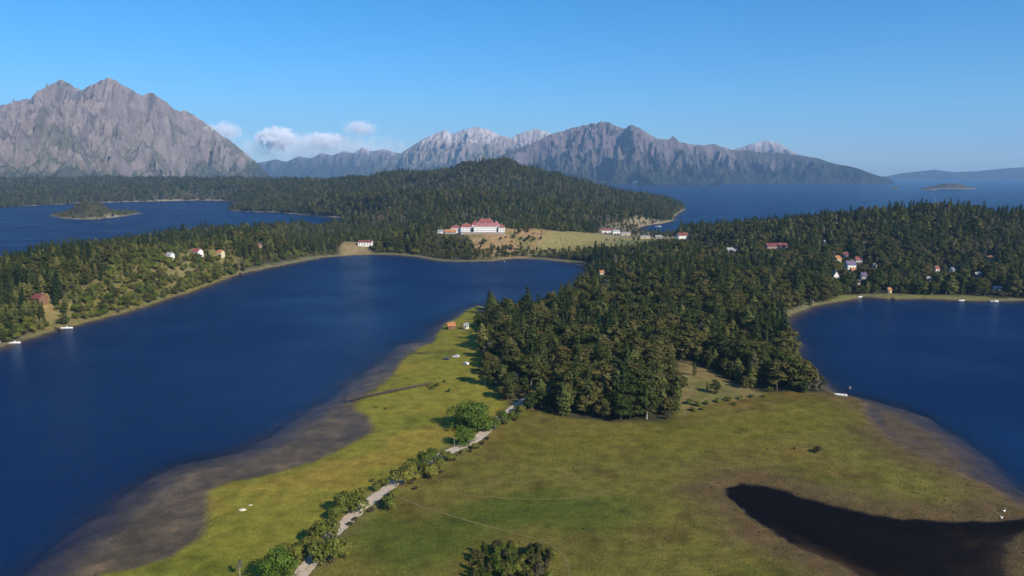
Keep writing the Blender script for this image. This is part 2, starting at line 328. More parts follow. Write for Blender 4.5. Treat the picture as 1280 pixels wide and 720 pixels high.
# lake beds
under = sst(0.15, -0.15, Z)
C = mixc(C, (0.135, 0.102, 0.064), under)
C = mixc(C, (0.195, 0.148, 0.096), under * sst(-0.05, 0.5, nB + 0.4 * nC) * .75)
C = mixc(C, (0.075, 0.058, 0.040), under * sst(0.05, 0.45, -nB - .3 * nD + .3 * nA) * .7)
C = mixc(C, (0.25, 0.17, 0.095), sst(-0.34, -0.10, Z) * under * sst(0.25, 0.55, nB) * .8)
C = mixc(C, (0.100, 0.070, 0.046), sst(0, 4, FR) * (SDL < 2) * (SDP < 0) * .8)
C = mixc(C, (0.030, 0.020, 0.013), sst(0.4, -.1, Z) * sst(-4, 1, SDP))
C = mixc(C, (0.085, 0.055, 0.034), sst(-2, 2, SDP) * sst(246, 226, GY + 14 * nB) * .8)
C = np.clip(C, 0.004, 0.9)
idx = np.arange(NX * NY).reshape(NY, NX)
F = np.stack([idx[:-1, :-1], idx[:-1, 1:], idx[1:, 1:], idx[1:, :-1]], -1).reshape(-1, 4)
def add_tint(me, C):
    a = me.color_attributes.new('tint', 'FLOAT_COLOR', 'POINT'); q = np.ones((len(me.vertices), 4), np.float32); q[:, :3] = C.reshape(-1, 3); a.data.foreach_set('color', q.ravel())
gm = ground_mat('meadow_and_forest_soil', (1.3, 0.16), 0.38, 0.45, 1.1)
me = mesh_np('ground', np.stack([GX, GY, Z], -1).reshape(-1, 3), F, gm, True); add_tint(me, C)
tag(link(bpy.data.objects.new('ground', me)), 'grass, marsh and forest soil around the lakes', 'ground', kind='structure')

# ---- the water: one level sheet, clear in the shallows, opaque blue where it is deep
wm = bpy.data.materials.new('lake_water'); wm.use_nodes = True; nt = wm.node_tree; nt.nodes.clear()
N = nt.nodes.new; L = nt.links.new
out = N('ShaderNodeOutputMaterial'); body = N('ShaderNodeBsdfDiffuse'); tr = N('ShaderNodeBsdfTransparent'); tr.inputs[0].default_value = (0.96, 0.93, 0.86, 1)
att = N('ShaderNodeAttribute'); att.attribute_name = 'depth'; pond_at = N('ShaderNodeAttribute'); pond_at.attribute_name = 'peat'
bc = N('ShaderNodeMix'); bc.data_type = 'RGBA'; bc.inputs['A'].default_value = (0.0002, 0.014, 0.070, 1); bc.inputs['B'].default_value = (0.005, 0.004, 0.0045, 1)
L(pond_at.outputs['Fac'], bc.inputs['Factor']); L(bc.outputs['Result'], body.inputs['Color'])
m1 = N('ShaderNodeMixShader'); L(att.outputs['Fac'], m1.inputs[0]); L(tr.outputs[0], m1.inputs[1]); L(body.outputs[0], m1.inputs[2])
geo = N('ShaderNodeNewGeometry'); n1 = N('ShaderNodeTexNoise'); n1.inputs['Scale'].default_value = 0.9; n1.inputs['Detail'].default_value = 4
n2 = N('ShaderNodeTexNoise'); n2.inputs['Scale'].default_value = 0.012; n2.inputs['Detail'].default_value = 3
L(geo.outputs['Position'], n1.inputs['Vector']); L(geo.outputs['Position'], n2.inputs['Vector'])
ws = N('ShaderNodeMapRange'); ws.inputs['From Min'].default_value = 0.35; ws.inputs['From Max'].default_value = 0.65; ws.inputs['To Min'].default_value = 0.45; ws.inputs['To Max'].default_value = 1.0
L(n2.outputs[0], ws.inputs['Value'])
bp = N('ShaderNodeBump'); bp.inputs['Distance'].default_value = 1.5
cal = N('ShaderNodeMath'); cal.operation = 'MULTIPLY_ADD'; cal.inputs[1].default_value = .85; cal.inputs[2].default_value = .15; L(att.outputs['Fac'], cal.inputs[0])     # calm in the shallows
cm = N('ShaderNodeMath'); cm.operation = 'MULTIPLY'; L(ws.outputs[0], cm.inputs[0]); L(cal.outputs[0], cm.inputs[1]); L(cm.outputs[0], bp.inputs['Strength']); L(n1.outputs[0], bp.inputs['Height'])
gl = N('ShaderNodeBsdfGlossy'); gl.inputs['Color'].default_value = (0.78, 0.95, 1.0, 1); gl.inputs['Roughness'].default_value = 0.12; L(bp.outputs[0], gl.inputs['Normal'])
fr_ = N('ShaderNodeFresnel'); fr_.inputs['IOR'].default_value = 1.33; L(bp.outputs[0], fr_.inputs['Normal'])
mn = N('ShaderNodeMath'); mn.operation = 'MINIMUM'; mn.inputs[1].default_value = 0.30; fs = N('ShaderNodeMath'); fs.operation = 'MULTIPLY'; fs.inputs[1].default_value = .62; L(fr_.outputs[0], fs.inputs[0]); L(fs.outputs[0], mn.inputs[0])     # wind-roughened water never mirrors fully
pk = N('ShaderNodeMapRange'); pk.inputs['To Min'].default_value = 1; pk.inputs['To Max'].default_value = 0.14; L(pond_at.outputs['Fac'], pk.inputs['Value'])     # sky reflection turned down over the pond by hand to darken it
ml = N('ShaderNodeMath'); ml.operation = 'MULTIPLY'; L(mn.outputs[0], ml.inputs[0]); L(pk.outputs[0], ml.inputs[1])
dim_ = N('ShaderNodeMath'); dim_.operation = 'MULTIPLY_ADD'; dim_.inputs[1].default_value = .6; dim_.inputs[2].default_value = .4; L(att.outputs['Fac'], dim_.inputs[0])     # sky reflection weakened by hand in the shallows so the brown bed shows
mw = N('ShaderNodeMath'); mw.operation = 'MULTIPLY'; L(ml.outputs[0], mw.inputs[0]); L(dim_.outputs[0], mw.inputs[1])
m2 = N('ShaderNodeMixShader'); L(mw.outputs[0], m2.inputs[0]); L(m1.outputs[0], m2.inputs[1]); L(gl.outputs[0], m2.inputs[2]); L(m2.outputs[0], out.inputs['Surface'])
me = mesh_np('water', np.stack([GX, GY, np.zeros_like(GX)], -1).reshape(-1, 3), F, wm)
keep = (Z < 0.6).reshape(-1)
bm_ = None
dep = 1 - np.exp(-np.clip(-Z, 0, 99) / 3.4)
dep = np.maximum(dep, .93 * sst(-.4, 1.3, SDP) * (1 - .7 * sst(244, 224, GY + 22 * nB + 8 * nD)))
a = me.attributes.new('depth', 'FLOAT', 'POINT'); a.data.foreach_set('value', dep.astype(np.float32).ravel())
a = me.attributes.new('peat', 'FLOAT', 'POINT'); a.data.foreach_set('value', sst(-3, 1, SDP).astype(np.float32).ravel())
bm = bmesh.new(); bm.from_mesh(me); bm.verts.ensure_lookup_table()
fk = keep[F].any(1); bm.faces.ensure_lookup_table()
bmesh.ops.delete(bm, geom=[bm.faces[i] for i in np.nonzero(~fk)[0]], context='FACES'); bm.to_mesh(me); bm.free()
tag(link(bpy.data.objects.new('water', me)), 'deep blue lake water with shallow edges', 'water', kind='structure')

# ------------------------------------------------------------------ mountains
mount_mat = ground_mat('mountain_rock', (0.012, 0.05), 0.28, 9.0, 0.02)
def mountain(name, label, sky_px, Yc, crest_dy, slope, y0, y1, step, seed, cols, foot=20, snow=0.0, spur=(260, 90), veg=0.45, ext=200):
    crest = []
    for i, (px, py) in enumerate(sky_px):
        t = i / max(1, len(sky_px) - 1); Yk = Yc + crest_dy(t) if callable(crest_dy) else Yc
        crest.append(at(px, py, Yk))
    cx = [c[0] for c in crest]; x0, x1 = min(cx) - ext, max(cx) + ext
    xs = np.arange(x0, x1 + step, step); yy = np.arange(y0, y1 + step * 1.3, step * 1.3); X, Yg = np.meshgrid(xs, yy)
    wx = X + 90 * fbm(X / 500, Yg / 500, 3, seed + 1); d, zr = ldist(X * 2.1, Yg, [(c[0] * 2.1, c[1], c[2]) for c in crest])
    dw = d * (1 + 0.28 * fbm(X / 420, Yg / 420, 4, seed + 2))
    base = zr - slope * dw ** 0.97
    near = sst(0, 200, d)
    sp = ridged(wx / spur[0], Yg / (spur[0] * 2.6), 4, seed + 3) - 0.80
    fine = ridged(X / 95, Yg / 130, 4, seed + 4) - 0.66
    big = np.minimum(fbm(X / 700, Yg / 700, 3, seed + 9) - .15, 0)
    relief = np.clip(base / 260, 0.12, 1)
    Zm = base + near * relief * (sp * spur[1] * 3.1 + fine * 84 + (ridged(wx / 170, Yg / 260, 3, seed + 18) - .72) * 90 + big * 110) + (fine * 48 + 7 * fbm(X / 30, Yg / 30, 3, seed + 7)) * (1 - near) * 0.8 * np.clip(zr / 750, .05, 1) ** 1.6
    Zm = np.maximum(Zm, foot * 0.6 - 40 + 10 * fbm(X / 150, Yg / 150, 3, seed + 6))
    Zm = np.maximum(Zm, -25.5 + .4 * np.sin(X / 90) * np.sin(Yg / 70))
    gy, gx = np.gradient(Zm, step * 1.3, step); st = np.hypot(gx, gy)
    n_ = fbm(X / 160, Yg / 160, 5, seed + 12); n2_ = fbm(X / 45, Yg / 60, 4, seed + 13)
    rock, scree, green, wood = cols
    C = np.zeros(X.shape + (3,)); C[:] = rock
    C = mixc(C, scree, sst(-0.15, 0.4, n_ + 0.35 * n2_) * sst(1.4, 0.6, st))
    streak = fbm(wx / 70, Yg / 420, 4, seed + 14)
    C = mixc(C, np.array(rock) * 0.5, sst(0.02, 0.4, streak) * 0.85)
    C = mixc(C, np.array(scree) * 1.1, sst(0.12, 0.5, fbm(wx / 50 + 7, Yg / 500, 4, seed + 16)) * sst(1.6, .5, st) * .7)
    C = mixc(C, green, sst(0.12, 0.42, fbm(X / 330 + 4, Yg / 420, 4, seed + 15)) * sst(1.05, .7, Zm / np.max(Zm) + .25) * .75)
    top = np.max(Zm); hv = Zm / top
    vg = sst(veg + 0.22, veg - 0.2, hv + 0.30 * n_ + 0.22 * n2_ + 0.10 * (st - 0.6))
    C = mixc(C, green, vg)
    C = mixc(C, wood, sst(veg * 0.75 + 0.05, veg * 0.75 - 0.18, hv + 0.16 * n_ + 0.12 * n2_ + 0.06 * (st - .6)))
    if snow: C = mixc(C, (0.48, 0.44, 0.42), sst(snow - .05, snow + 0.25, hv + 0.10 * n2_ + 0.12 * n_ + .15 * streak) * (0.35 + .65 * sst(-.1, 0.35, n_ + 0.8 * streak)))
    n0, n1_ = X.shape; id_ = np.arange(n0 * n1_).reshape(n0, n1_)
    Fm = np.stack([id_[:-1, :-1], id_[:-1, 1:], id_[1:, 1:], id_[1:, :-1]], -1).reshape(-1, 4)
    me = mesh_np(name, np.stack([X, Yg, Zm], -1).reshape(-1, 3), Fm, mount_mat, True); add_tint(me, C)
    return tag(link(bpy.data.objects.new(name, me)), label, 'mountain', kind='structure')
PINK = ((0.200, 0.165, 0.150), (0.37, 0.305, 0.265), (0.095, 0.098, 0.058), (0.042, 0.048, 0.036))
BLUE = ((0.135, 0.112, 0.115), (0.21, 0.170, 0.160), (0.048, 0.050, 0.038), (0.026, 0.030, 0.024))
mountain('mountain', 'massive bare pinkish rock mountain with twin summits above the forested shore',
    [(-160,185),(-80,150),(-30,139),(0,133),(20,127),(37,123),(45,115),(60,108),(70,103),(76,99),(83,102),(93,109),(103,113),(113,107),(122,104),(128,99),(134,95),(141,99),(149,102),(160,110),(170,115),(178,117),(187,114),(197,121),(210,129),(222,139),(230,137),(240,143),(255,152),(265,160),(280,170),(295,181),(310,194),(325,207),(338,221)],
    7000, lambda t: 350 * math.sin(t * 9), 0.52, 4700, 8300, 8.0, 100, PINK, spur=(230, 120), veg=0.40, ext=420)
mountain('mountain', 'dark blue craggy massif with a flat topped central peak across the lake',
    [(600,206),(630,192),(660,181),(690,167),(705,163),(715,160),(735,155),(750,152),(762,153),(772,158),(783,160),(790,154),(800,160),(812,168),(822,173),(835,174),(842,170),(850,177),(862,180),(880,181),(893,180),(905,184),(918,188),(935,187),(950,190),(980,192),(1000,194),(1020,197),(1045,205),(1060,207),(1075,211),(1085,215),(1100,220),(1112,223)],
    9300, lambda t: -250 + 250 * math.sin(t * 11) - 300 * max(0, t - 0.55) / 0.45, 0.50, 7550, 10200, 9.5, 200, BLUE, veg=0.50, ext=260, foot=-20, spur=(330, 130))
mountain('mountain', 'snow dusted jagged range behind the wooded hill',
    [(430,214),(480,200),(500,192),(515,182),(530,173),(545,166),(556,162),(565,167),(580,161),(595,158),(612,162),(625,169),(640,172),(650,166),(668,161),(685,164),(700,170),(740,182)],
    12500, None, 0.52, 10900, 13800, 13, 300, PINK, veg=0.52, snow=0.62, ext=300)
mountain('mountain', 'far pale blue range under the cloud bank',
    [(180,216),(260,208),(325,203),(345,199),(358,202),(374,195),(388,198),(402,191),(416,194),(430,188),(441,191),(453,184),(466,189),(480,186),(497,191),(520,193),(560,200),(620,206)],
    14300, None, 0.45, 13200, 16400, 20, 400, BLUE, veg=0.70, snow=0.80, ext=400)
mountain('mountain', 'distant snow capped peak above the far end of the dark massif',
    [(840,206),(880,196),(905,190),(920,186),(935,181),(950,177),(960,175),(972,178),(982,184),(995,191),(1020,200),(1060,212)],
    13500, None, 0.5, 12300, 15000, 15, 500, PINK, veg=0.62, snow=0.72, ext=300)
mountain('mountain', 'low hazy hills along the far shore of the great lake',
    [(1075,223),(1110,220),(1130,216),(1150,214),(1168,212),(1190,215),(1220,214),(1250,211),(1280,209),(1340,205),(1420,208),(1520,216)],
    15000, None, 0.30, 13800, 16500, 22, 600, BLUE, veg=1.2, ext=400, foot=-10)
def islet(name, label, px, py, wpx, hpx, seed):
    cx, cy = G(px, py); s = cy / FPX; rx, rz = wpx * s / 2, hpx * s
    n = 46; u = np.linspace(-1.3, 1.3, n); U, Vv = np.meshgrid(u, u); r = np.hypot(U, Vv) + 0.28 * fbm(U * 2 + seed, Vv * 2, 4, seed)
    Zi = rz * np.clip(1.6 * (1 - r), -0.3, 1) ** 1 * (1 + 0.7 * fbm(U * 5, Vv * 5, 3, seed + 2)) - 1
    id_ = np.arange(n * n).reshape(n, n); Fm = np.stack([id_[:-1, :-1], id_[:-1, 1:], id_[1:, 1:], id_[1:, :-1]], -1).reshape(-1, 4)
    me = mesh_np(name, np.stack([cx + U * rx, cy + Vv * rx * 0.7, Zi], -1).reshape(-1, 3), Fm, mount_mat, True)
    Ci = np.zeros((n, n, 3)); Ci[:] = (0.06, 0.055, 0.042); Ci = mixc(Ci, (0.22, 0.18, 0.15), sst(0.25, 0.05, Zi / rz)); add_tint(me, Ci)
    tag(link(bpy.data.objects.new(name, me)), label, 'island', kind='structure')
islet('rocky_island', 'low dark wooded island far out on the great lake', 1188, 236, 58, 5.5, 71)
islet('rocky_island', 'slim dark islet beside the wooded island on the great lake', 1160, 237.5, 22, 2.5, 75)
islet('rocky_island', 'flat bare rock breaking the surface near the dark island', 1118, 236, 12, 2, 72)

# ------------------------------------------------------------------ trees
bark = mat('bark', (0.085, 0.062, 0.045), 0.95, 0.4, 2.0); pale_bark = mat('pale_bark', (0.30, 0.26, 0.22), 0.9, 0.3, 2.0)
LM = dict(conifer=leaf_mat('conifer_needles', (0.018, 0.036, 0.014), (0.070, 0.082, 0.026)),
          broadleaf=leaf_mat('coihue_leaves', (0.038, 0.058, 0.015), (0.108, 0.094, 0.031)),
          cypress=leaf_mat('cypress_sprays', (0.075, 0.095, 0.026), (0.145, 0.140, 0.045)),
          poplar=leaf_mat('poplar_leaves', (0.048, 0.075, 0.020), (0.065, 0.090, 0.026)),
          bush=leaf_mat('bush_leaves', (0.070, 0.105, 0.020), (0.180, 0.175, 0.038)),
          willow=leaf_mat('willow_leaves', (0.085, 0.135, 0.022), (0.095, 0.140, 0.026)),
          scrub=leaf_mat('scrub_leaves', (0.060, 0.054, 0.030), (0.105, 0.088, 0.052)),
          snag=leaf_mat('sparse_grey_twigs', (0.13, 0.115, 0.085), (0.21, 0.175, 0.13)))
def cards(pos, nrm, size, r, aspect=1.0):
    """small leaf-spray faces: pos (n,3), outward normals, sizes"""
    n = len(pos); nrm = nrm / (np.linalg.norm(nrm, axis=1, keepdims=True) + 1e-9)
    t = r.normal(size=(n, 3)); u = np.cross(nrm, t); u /= np.linalg.norm(u, axis=1, keepdims=True) + 1e-9; v = np.cross(nrm, u)
    s = size[:, None]; k = r.uniform(0.7, 1.3, (n, 4, 1))
    q = np.stack([pos - (u + v * .2) * s * k[:, 0], pos - v * s * aspect * k[:, 1], pos + (u + v * .2) * s * k[:, 2], pos + v * s * aspect * k[:, 3]], 1)
    q += nrm[:, None, :] * (r.normal(size=(n, 4, 1)) * s[:, None, :] * 0.25)
    return q.reshape(-1, 3)
def quads_mesh(name, V, m): return mesh_np(name, V, np.arange(len(V)).reshape(-1, 4), m)
def make_conifer(seed, h=25.0, rad=4.2, lean=1.0):
    r = np.random.default_rng(seed); P = []; Nn = []; Sz = []
    z = h * 0.10; k = 0
    while z < h * 0.985:
        t = z / h; rr = rad * (1 - t) ** 0.8 * (0.75 + 0.5 * r.random()) * (1 if t > .22 else 0.6 + t * 1.8) + 0.25
        nb = int(5 + 4 * (1 - t)); a0 = r.random() * 7
        for b in range(nb):
            a = a0 + 2 * math.pi * b / nb + r.normal() * .25; L_ = rr * r.uniform(0.65, 1.15); m_ = max(2, int(L_ / 0.75))
            for q in range(m_):
                f = (q + 0.6) / m_; x = L_ * f
                P.append((math.cos(a) * x + r.normal() * .22, math.sin(a) * x + r.normal() * .22, z - 0.32 * x * f + r.normal() * .22 + .12 * x))
                Nn.append((math.cos(a) * .75 + r.normal() * .3, math.sin(a) * .75 + r.normal() * .3, 0.75 + r.normal() * .2)); Sz.append((0.55 + 0.45 * (1 - f)) * (0.55 + 0.55 * (1 - t)))
        z += (0.85 + 0.5 * r.random()) * (0.62 + 0.45 * (1 - t)); k += 1
    V = cards(np.array(P), np.array(Nn), np.array(Sz), r)
    tb = MB(); tb.tube((0, 0, -0.6), (0, 0, h * .5), h * .014, h * .009, 7); tb.tube((0, 0, h * .5), (0, 0, h * .97), h * .009, 0.03, 6)
    for j in range(10):
        a = r.random() * 7; zz = h * (0.1 + .06 * j); tb.tube((0, 0, zz), (math.cos(a) * rad * .6, math.sin(a) * rad * .6, zz + .2), .07, .02, 4)
    return tb.mesh('trunk', bark), quads_mesh('crown', V, LM['conifer'])
def make_broad(seed, h, rad, m, bark_m, nclump=12, leaves=1300, low=0.14, sparse=1.0, size=0.52):
    r = np.random.default_rng(seed); cl = []
    for i in range(nclump):
        a = r.random() * 6.28; t = (i + .5) / nclump; zz = h * (low + 0.06 + (0.80 - low) * t + r.normal() * .03); ro = rad * (0.72 * math.sin(math.pi * min(.97, .22 + .74 * t)) ** .8) * r.uniform(.45, 1.0)
        cl.append((math.cos(a) * ro, math.sin(a) * ro, zz, rad * r.uniform(.34, .52)))
    P = []; Nn = []; Sz = []
    for i in range(int(leaves * sparse)):
        c = cl[r.integers(nclump)]; d = r.normal(size=3); d /= np.linalg.norm(d); d[2] = d[2] if d[2] > -.35 else -d[2] * .6
        rr = c[3] * r.uniform(.72, 1.08); P.append((c[0] + d[0] * rr, c[1] + d[1] * rr, c[2] + d[2] * rr * .82)); Nn.append(d + r.normal(size=3) * .3 + np.array([0, 0, .25])); Sz.append(size * r.uniform(.6, 1.25))
    tb = MB(); tb.tube((0, 0, -0.6), (r.normal() * .2, r.normal() * .2, h * .45), h * .022, h * .013, 7)
    for c in cl: tb.tube((0, 0, h * min(.42, low + .1)), (c[0] * .9, c[1] * .9, c[2]), h * .008, .04, 5)
    return tb.mesh('trunk', bark_m), quads_mesh('crown', cards(np.array(P), np.array(Nn), np.array(Sz), r), m)
def make_column(seed, h, rad, m, leaves=620, size=.5, power=.6):
    r = np.random.default_rng(seed); P = []; Nn = []; Sz = []
    for i in range(leaves):
        t = r.random() ** .85; zz = h * (.07 + .92 * t); a = r.random() * 6.28; lobe = 1 + .22 * math.sin(a * 3 + zz * .8 + seed) + .15 * math.sin(zz * 2.1 + a)
        rr = rad * lobe * (math.sin(math.pi * min(1, .16 + .84 * t)) ** power if t > .3 else (.55 + t)) * r.uniform(.75, 1.05) * (1 - .25 * t)
        P.append((math.cos(a) * rr, math.sin(a) * rr, zz)); Nn.append((math.cos(a) + r.normal() * .35, math.sin(a) + r.normal() * .35, .55 + r.normal() * .3)); Sz.append(size * r.uniform(.6, 1.3))
    tb = MB(); tb.tube((0, 0, -.5), (0, 0, h * .9), h * .013, .03, 6)
    for j in range(8):
        a = r.random() * 7; zz = h * (.12 + .08 * j); tb.tube((0, 0, zz), (math.cos(a) * rad * .7, math.sin(a) * rad * .7, zz + rad * .8), .06, .02, 4)
    return tb.mesh('trunk', bark), quads_mesh('crown', cards(np.array(P), np.array(Nn), np.array(Sz), r), m)
def make_bush(seed, h, rad, m, n=950, size=.23, lobes=6):
    r = np.random.default_rng(seed); cl = []
    for i in range(lobes):
        a = r.random() * 6.28; o = rad * r.uniform(.1, .62); cl.append((math.cos(a) * o, math.sin(a) * o, h * r.uniform(.25, .62), rad * r.uniform(.34, .55)))
    P = []; Nn = []; Sz = []
    for i in range(n):
        c = cl[r.integers(lobes)]; d = r.normal(size=3); d /= np.linalg.norm(d); d[2] = abs(d[2]) if r.random() < .75 else d[2]
        rr = c[3] * r.uniform(.75, 1.08); P.append((c[0] + d[0] * rr, c[1] + d[1] * rr, max(.1, c[2] + d[2] * rr * h / (2 * rad) * 1.15))); Nn.append(d + r.normal(size=3) * .3 + np.array([0, 0, .25])); Sz.append(size * r.uniform(.6, 1.3))
    tb = MB()
    for c in cl: tb.tube((c[0] * .2, c[1] * .2, -.3), (c[0], c[1], c[2]), .09, .03, 5)
    return tb.mesh('stem', bark), quads_mesh('crown', cards(np.array(P), np.array(Nn), np.array(Sz), r), m)
PROTO = {}     # kind -> list of (trunk mesh, crown mesh, nominal height)
PROTO['conifer_tree'] = [make_conifer(1, 25, 4.3) + (25,), make_conifer(2, 25, 3.6) + (25,), make_conifer(3, 25, 5.0) + (25,)]
PROTO['broadleaf_tree'] = [make_broad(11, 18, 6.2, LM['broadleaf'], bark) + (18,), make_broad(12, 18, 5.2, LM['broadleaf'], pale_bark, 12) + (18,), make_broad(13, 18, 7.0, LM['broadleaf'], bark, 15, 1500) + (18,)]
PROTO['cypress_tree'] = [make_column(21, 18, 3.0, LM['cypress'], 700, .5) + (18,), make_column(22, 18, 3.8, LM['cypress'], 800, .55, .8) + (18,)]
PROTO['poplar_tree'] = [make_column(31, 26, 2.4, LM['poplar'], 760, .5, .35) + (26,)]
PROTO['bush'] = [make_bush(41, 5, 3.4, LM['bush']) + (5,), make_bush(42, 5, 3.0, LM['bush'], 850, .23, 5) + (5,)]
PROTO['scrub_bush'] = [make_bush(45, 4, 2.8, LM['scrub'], 700, .2) + (4,), make_bush(46, 4, 2.2, LM['scrub'], 600, .2, 5) + (4,)]
PROTO['willow_tree'] = [make_broad(51, 12, 8.2, LM['willow'], bark, 18, 4200, .04, 1, .33) + (12,)]
PROTO['bare_tree'] = [make_broad(61, 19, 3.4, LM['snag'], pale_bark, 8, 260, .3, 1, .45) + (19,), make_column(62, 20, 2.2, LM['snag'], 240, .45) + (20,)]
FIRST = {}
def plant(kind, x, y, h, rz, label, group=None, v=None, sx=1.0):
    v = random.randrange(len(PROTO[kind])) if v is None else v; tk, cr, h0 = PROTO[kind][v]; s = h / h0
    root = empty(kind, (x, y, z1(x, y) - 0.15), rz, label=label, cat='bush' if 'bush' in kind else 'tree', group=group); root.scale = (s * sx, s * sx, s)
    a = link(bpy.data.objects.new(tk.name.split('.')[0], tk), root); b = link(bpy.data.objects.new('crown', cr), root)
    FIRST.setdefault((kind, v), (a, b)); return root

# ---- buildings first, so that the woods keep clear of them
CORR = []                                # (x, y, clear radius, clear length towards the lake side)
HOUSES = []
def house_spec(px, py, wpx, dep, hgt, roof_h, wall, roof, label, rz=0, name='house', lng=60, gable='x', nwin=3, z=None):
    p = hit(px, py) if z is None else np.array([*G(px, py, z), z]); wdt = wpx * p[1] / FPX * (.74 if px < 400 else 1)
    if px > 1000: wdt *= .75; hgt *= .9
    HOUSES.append((name, p, wdt, dep, hgt, roof_h, wall, roof, label, rz, gable, nwin)); CORR.append((p[0], p[1], wdt * .55 + 3, lng))
WHITE = mat('white_plaster', (0.78, 0.76, 0.72), 0.8, 0.08, 1.5); CREAM = mat('cream_plaster', (0.62, 0.52, 0.34), 0.85, 0.1, 1.2)
WOODW = mat('stained_timber', (0.20, 0.11, 0.06), 0.8, 0.25, 3); STONE = mat('rough_stone', (0.33, 0.28, 0.24), 0.9, 0.3, 2.5, bump=.4)
RED = mat('red_roof_tiles', (0.26, 0.085, 0.068), 0.85, 0.22, 1.2, bump=.3); DRED = mat('dark_red_roof', (0.17, 0.055, 0.050), 0.8, 0.22, 1.2, bump=.3)
SLATE = mat('violet_slate', (0.13, 0.11, 0.17), 0.7, 0.2, 1.5, bump=.3); GREYR = mat('grey_metal_roof', (0.30, 0.30, 0.30), 0.5, 0.15, 1.0); ORANGE = mat('orange_shingles', (0.40, 0.17, 0.075), .85, .2, 1.5)
GLASS = mat('dark_window_glass', (0.03, 0.04, 0.05), 0.12); DOOR = mat('brown_door', (0.12, 0.06, 0.035), 0.6, .2, 3); FRAME = mat('window_frame', (0.55, 0.50, 0.44), 0.6, .1, 3)
house_spec(50, 378, 17, 8, 3.6, 3.0, WOODW, DRED, 'brown timber house with dark red roof above a dry lawn', R(-20))
house_spec(213, 323, 9, 7, 3.6, 2.4, WHITE, GREYR, 'small white house with grey roof beside a bare earth yard', R(-15))
house_spec(247, 318, 14, 8, 3.4, 3.2, WHITE, RED, 'white house with red tiled roof above the shrubby bank', R(-25))
house_spec(276, 320, 9, 7, 4.2, 2.2, CREAM, ORANGE, 'pale yellow house with orange roof beside tall conifers', R(-15))
house_spec(322, 312, 11, 8, 3.6, 3.4, STONE, RED, 'stone house with rose red roof among the peninsula trees', R(-10))
house_spec(457, 307, 17, 9, 5.2, 2.6, WHITE, DRED, 'long white lakeside house with arched dark entrance and red roof', R(-4), nwin=5)
house_spec(970, 311, 26, 10, 4.0, 3.4, STONE, DRED, 'long lodge with dark red roof in the wooded ridge', R(4), name='lodge', nwin=8, lng=90)
house_spec(914, 316, 13, 9, 3.6, 3.2, STONE, GREYR, 'grey roofed house hidden among conifers near the lodge', R(12), lng=70)
house_spec(1046, 327, 9, 8, 4.2, 3.0, CREAM, ORANGE, 'cream house with orange roof at the edge of the hillside village', R(20), lng=70)
house_spec(1062, 336, 15, 9, 5.4, 4.2, WHITE, SLATE, 'large white house with violet roof and stone terrace in the village', R(8), lng=80, nwin=5)
house_spec(1073, 329, 10, 8, 4.6, 3.4, WHITE, RED, 'white house with red roof higher up in the village', R(-12), lng=70)
house_spec(1043, 348, 9, 8, 4.0, 4.6, WHITE, GREYR, 'white house with steep triangular gable facing the water', R(6), gable='y', lng=70)
house_spec(1079, 350, 8, 7, 5.6, 2.6, WHITE, SLATE, 'tall white house with blue violet roof below the village', R(-8), lng=70)
house_spec(1072, 356, 4.5, 4, 3.2, 1.6, WHITE, SLATE, 'tiny white annexe below the tall white house', R(5), lng=60, nwin=1)
house_spec(1111, 366, 5.5, 4, 3.2, 1.8, CREAM, ORANGE, 'small tan boathouse by a sandy slipway on the cove shore', R(10), lng=30, name='boathouse', nwin=1)
house_spec(1170, 340, 6, 6, 4.6, 2.2, WHITE, RED, 'narrow white house with red roof in the shaded wood', R(0), lng=70, nwin=2)
house_spec(1191, 340, 8, 6, 3.4, 2.0, WHITE, GREYR, 'low white house with light grey roof in the shaded wood', R(14), lng=70)
house_spec(1222, 346, 9, 6, 3.0, 2.0, STONE, GREYR, 'pale roofed cottage near the cove with trees around it', R(-10), lng=70)
house_spec(1237, 326, 10, 8, 3.0, 2.6, CREAM, ORANGE, 'tan roofed house high in the wood above the cove', R(4), lng=80)
house_spec(1246, 363, 12, 6, 2.8, 1.4, WHITE, GREYR, 'long low white boathouse close to the cove shore', R(-4), lng=40, name='boathouse')
house_spec(1056, 322, 8, 7, 4.0, 3.0, WHITE, DRED, 'white house with dark red roof behind the violet roofed one', R(-6), lng=70)
house_spec(1066, 341, 8, 6, 3.0, 2.4, CREAM, ORANGE, 'cream terrace house just below the large violet roofed house', R(10), lng=70)
house_spec(1093, 335, 4, 5, 3.2, 2.0, WHITE, GREYR, 'tiny pale cabin on the wooded slope past the village', R(0), lng=70, nwin=1, name='cabin')
house_spec(1160, 352, 5, 5, 3.2, 2.0, WHITE, GREYR, 'small pale cottage between the shaded wood and the cove', R(-8), lng=70, nwin=1)
house_spec(1031, 305, 4, 5, 3.2, 2.0, WHITE, GREYR, 'lone white cabin on the upper ridge slope', R(5), lng=70, nwin=1, name='cabin')
house_spec(752, 344, 5, 5, 3.2, 2.0, WHITE, ORANGE, 'tiny white cabin in a sunny gap of the wood', R(5), lng=60, nwin=1, name='cabin')
house_spec(853, 299, 13, 10, 6.5, 4.0, WHITE, DRED, 'white two storey building with dark red roof by the harbour', R(10), lng=40, nwin=5)
house_spec(758, 291, 11, 9, 5.0, 2.8, WHITE, RED, 'white harbour house with low red roof', R(-12), lng=30)
house_spec(770, 292, 9, 8, 4.4, 2.4, WHITE, GREYR, 'white harbour house with grey roof', R(8), lng=30)
house_spec(782, 294, 11, 8, 3.4, 1.8, CREAM, GREYR, 'cream coloured harbour shed with grey roof', R(0), lng=30, name='shed')
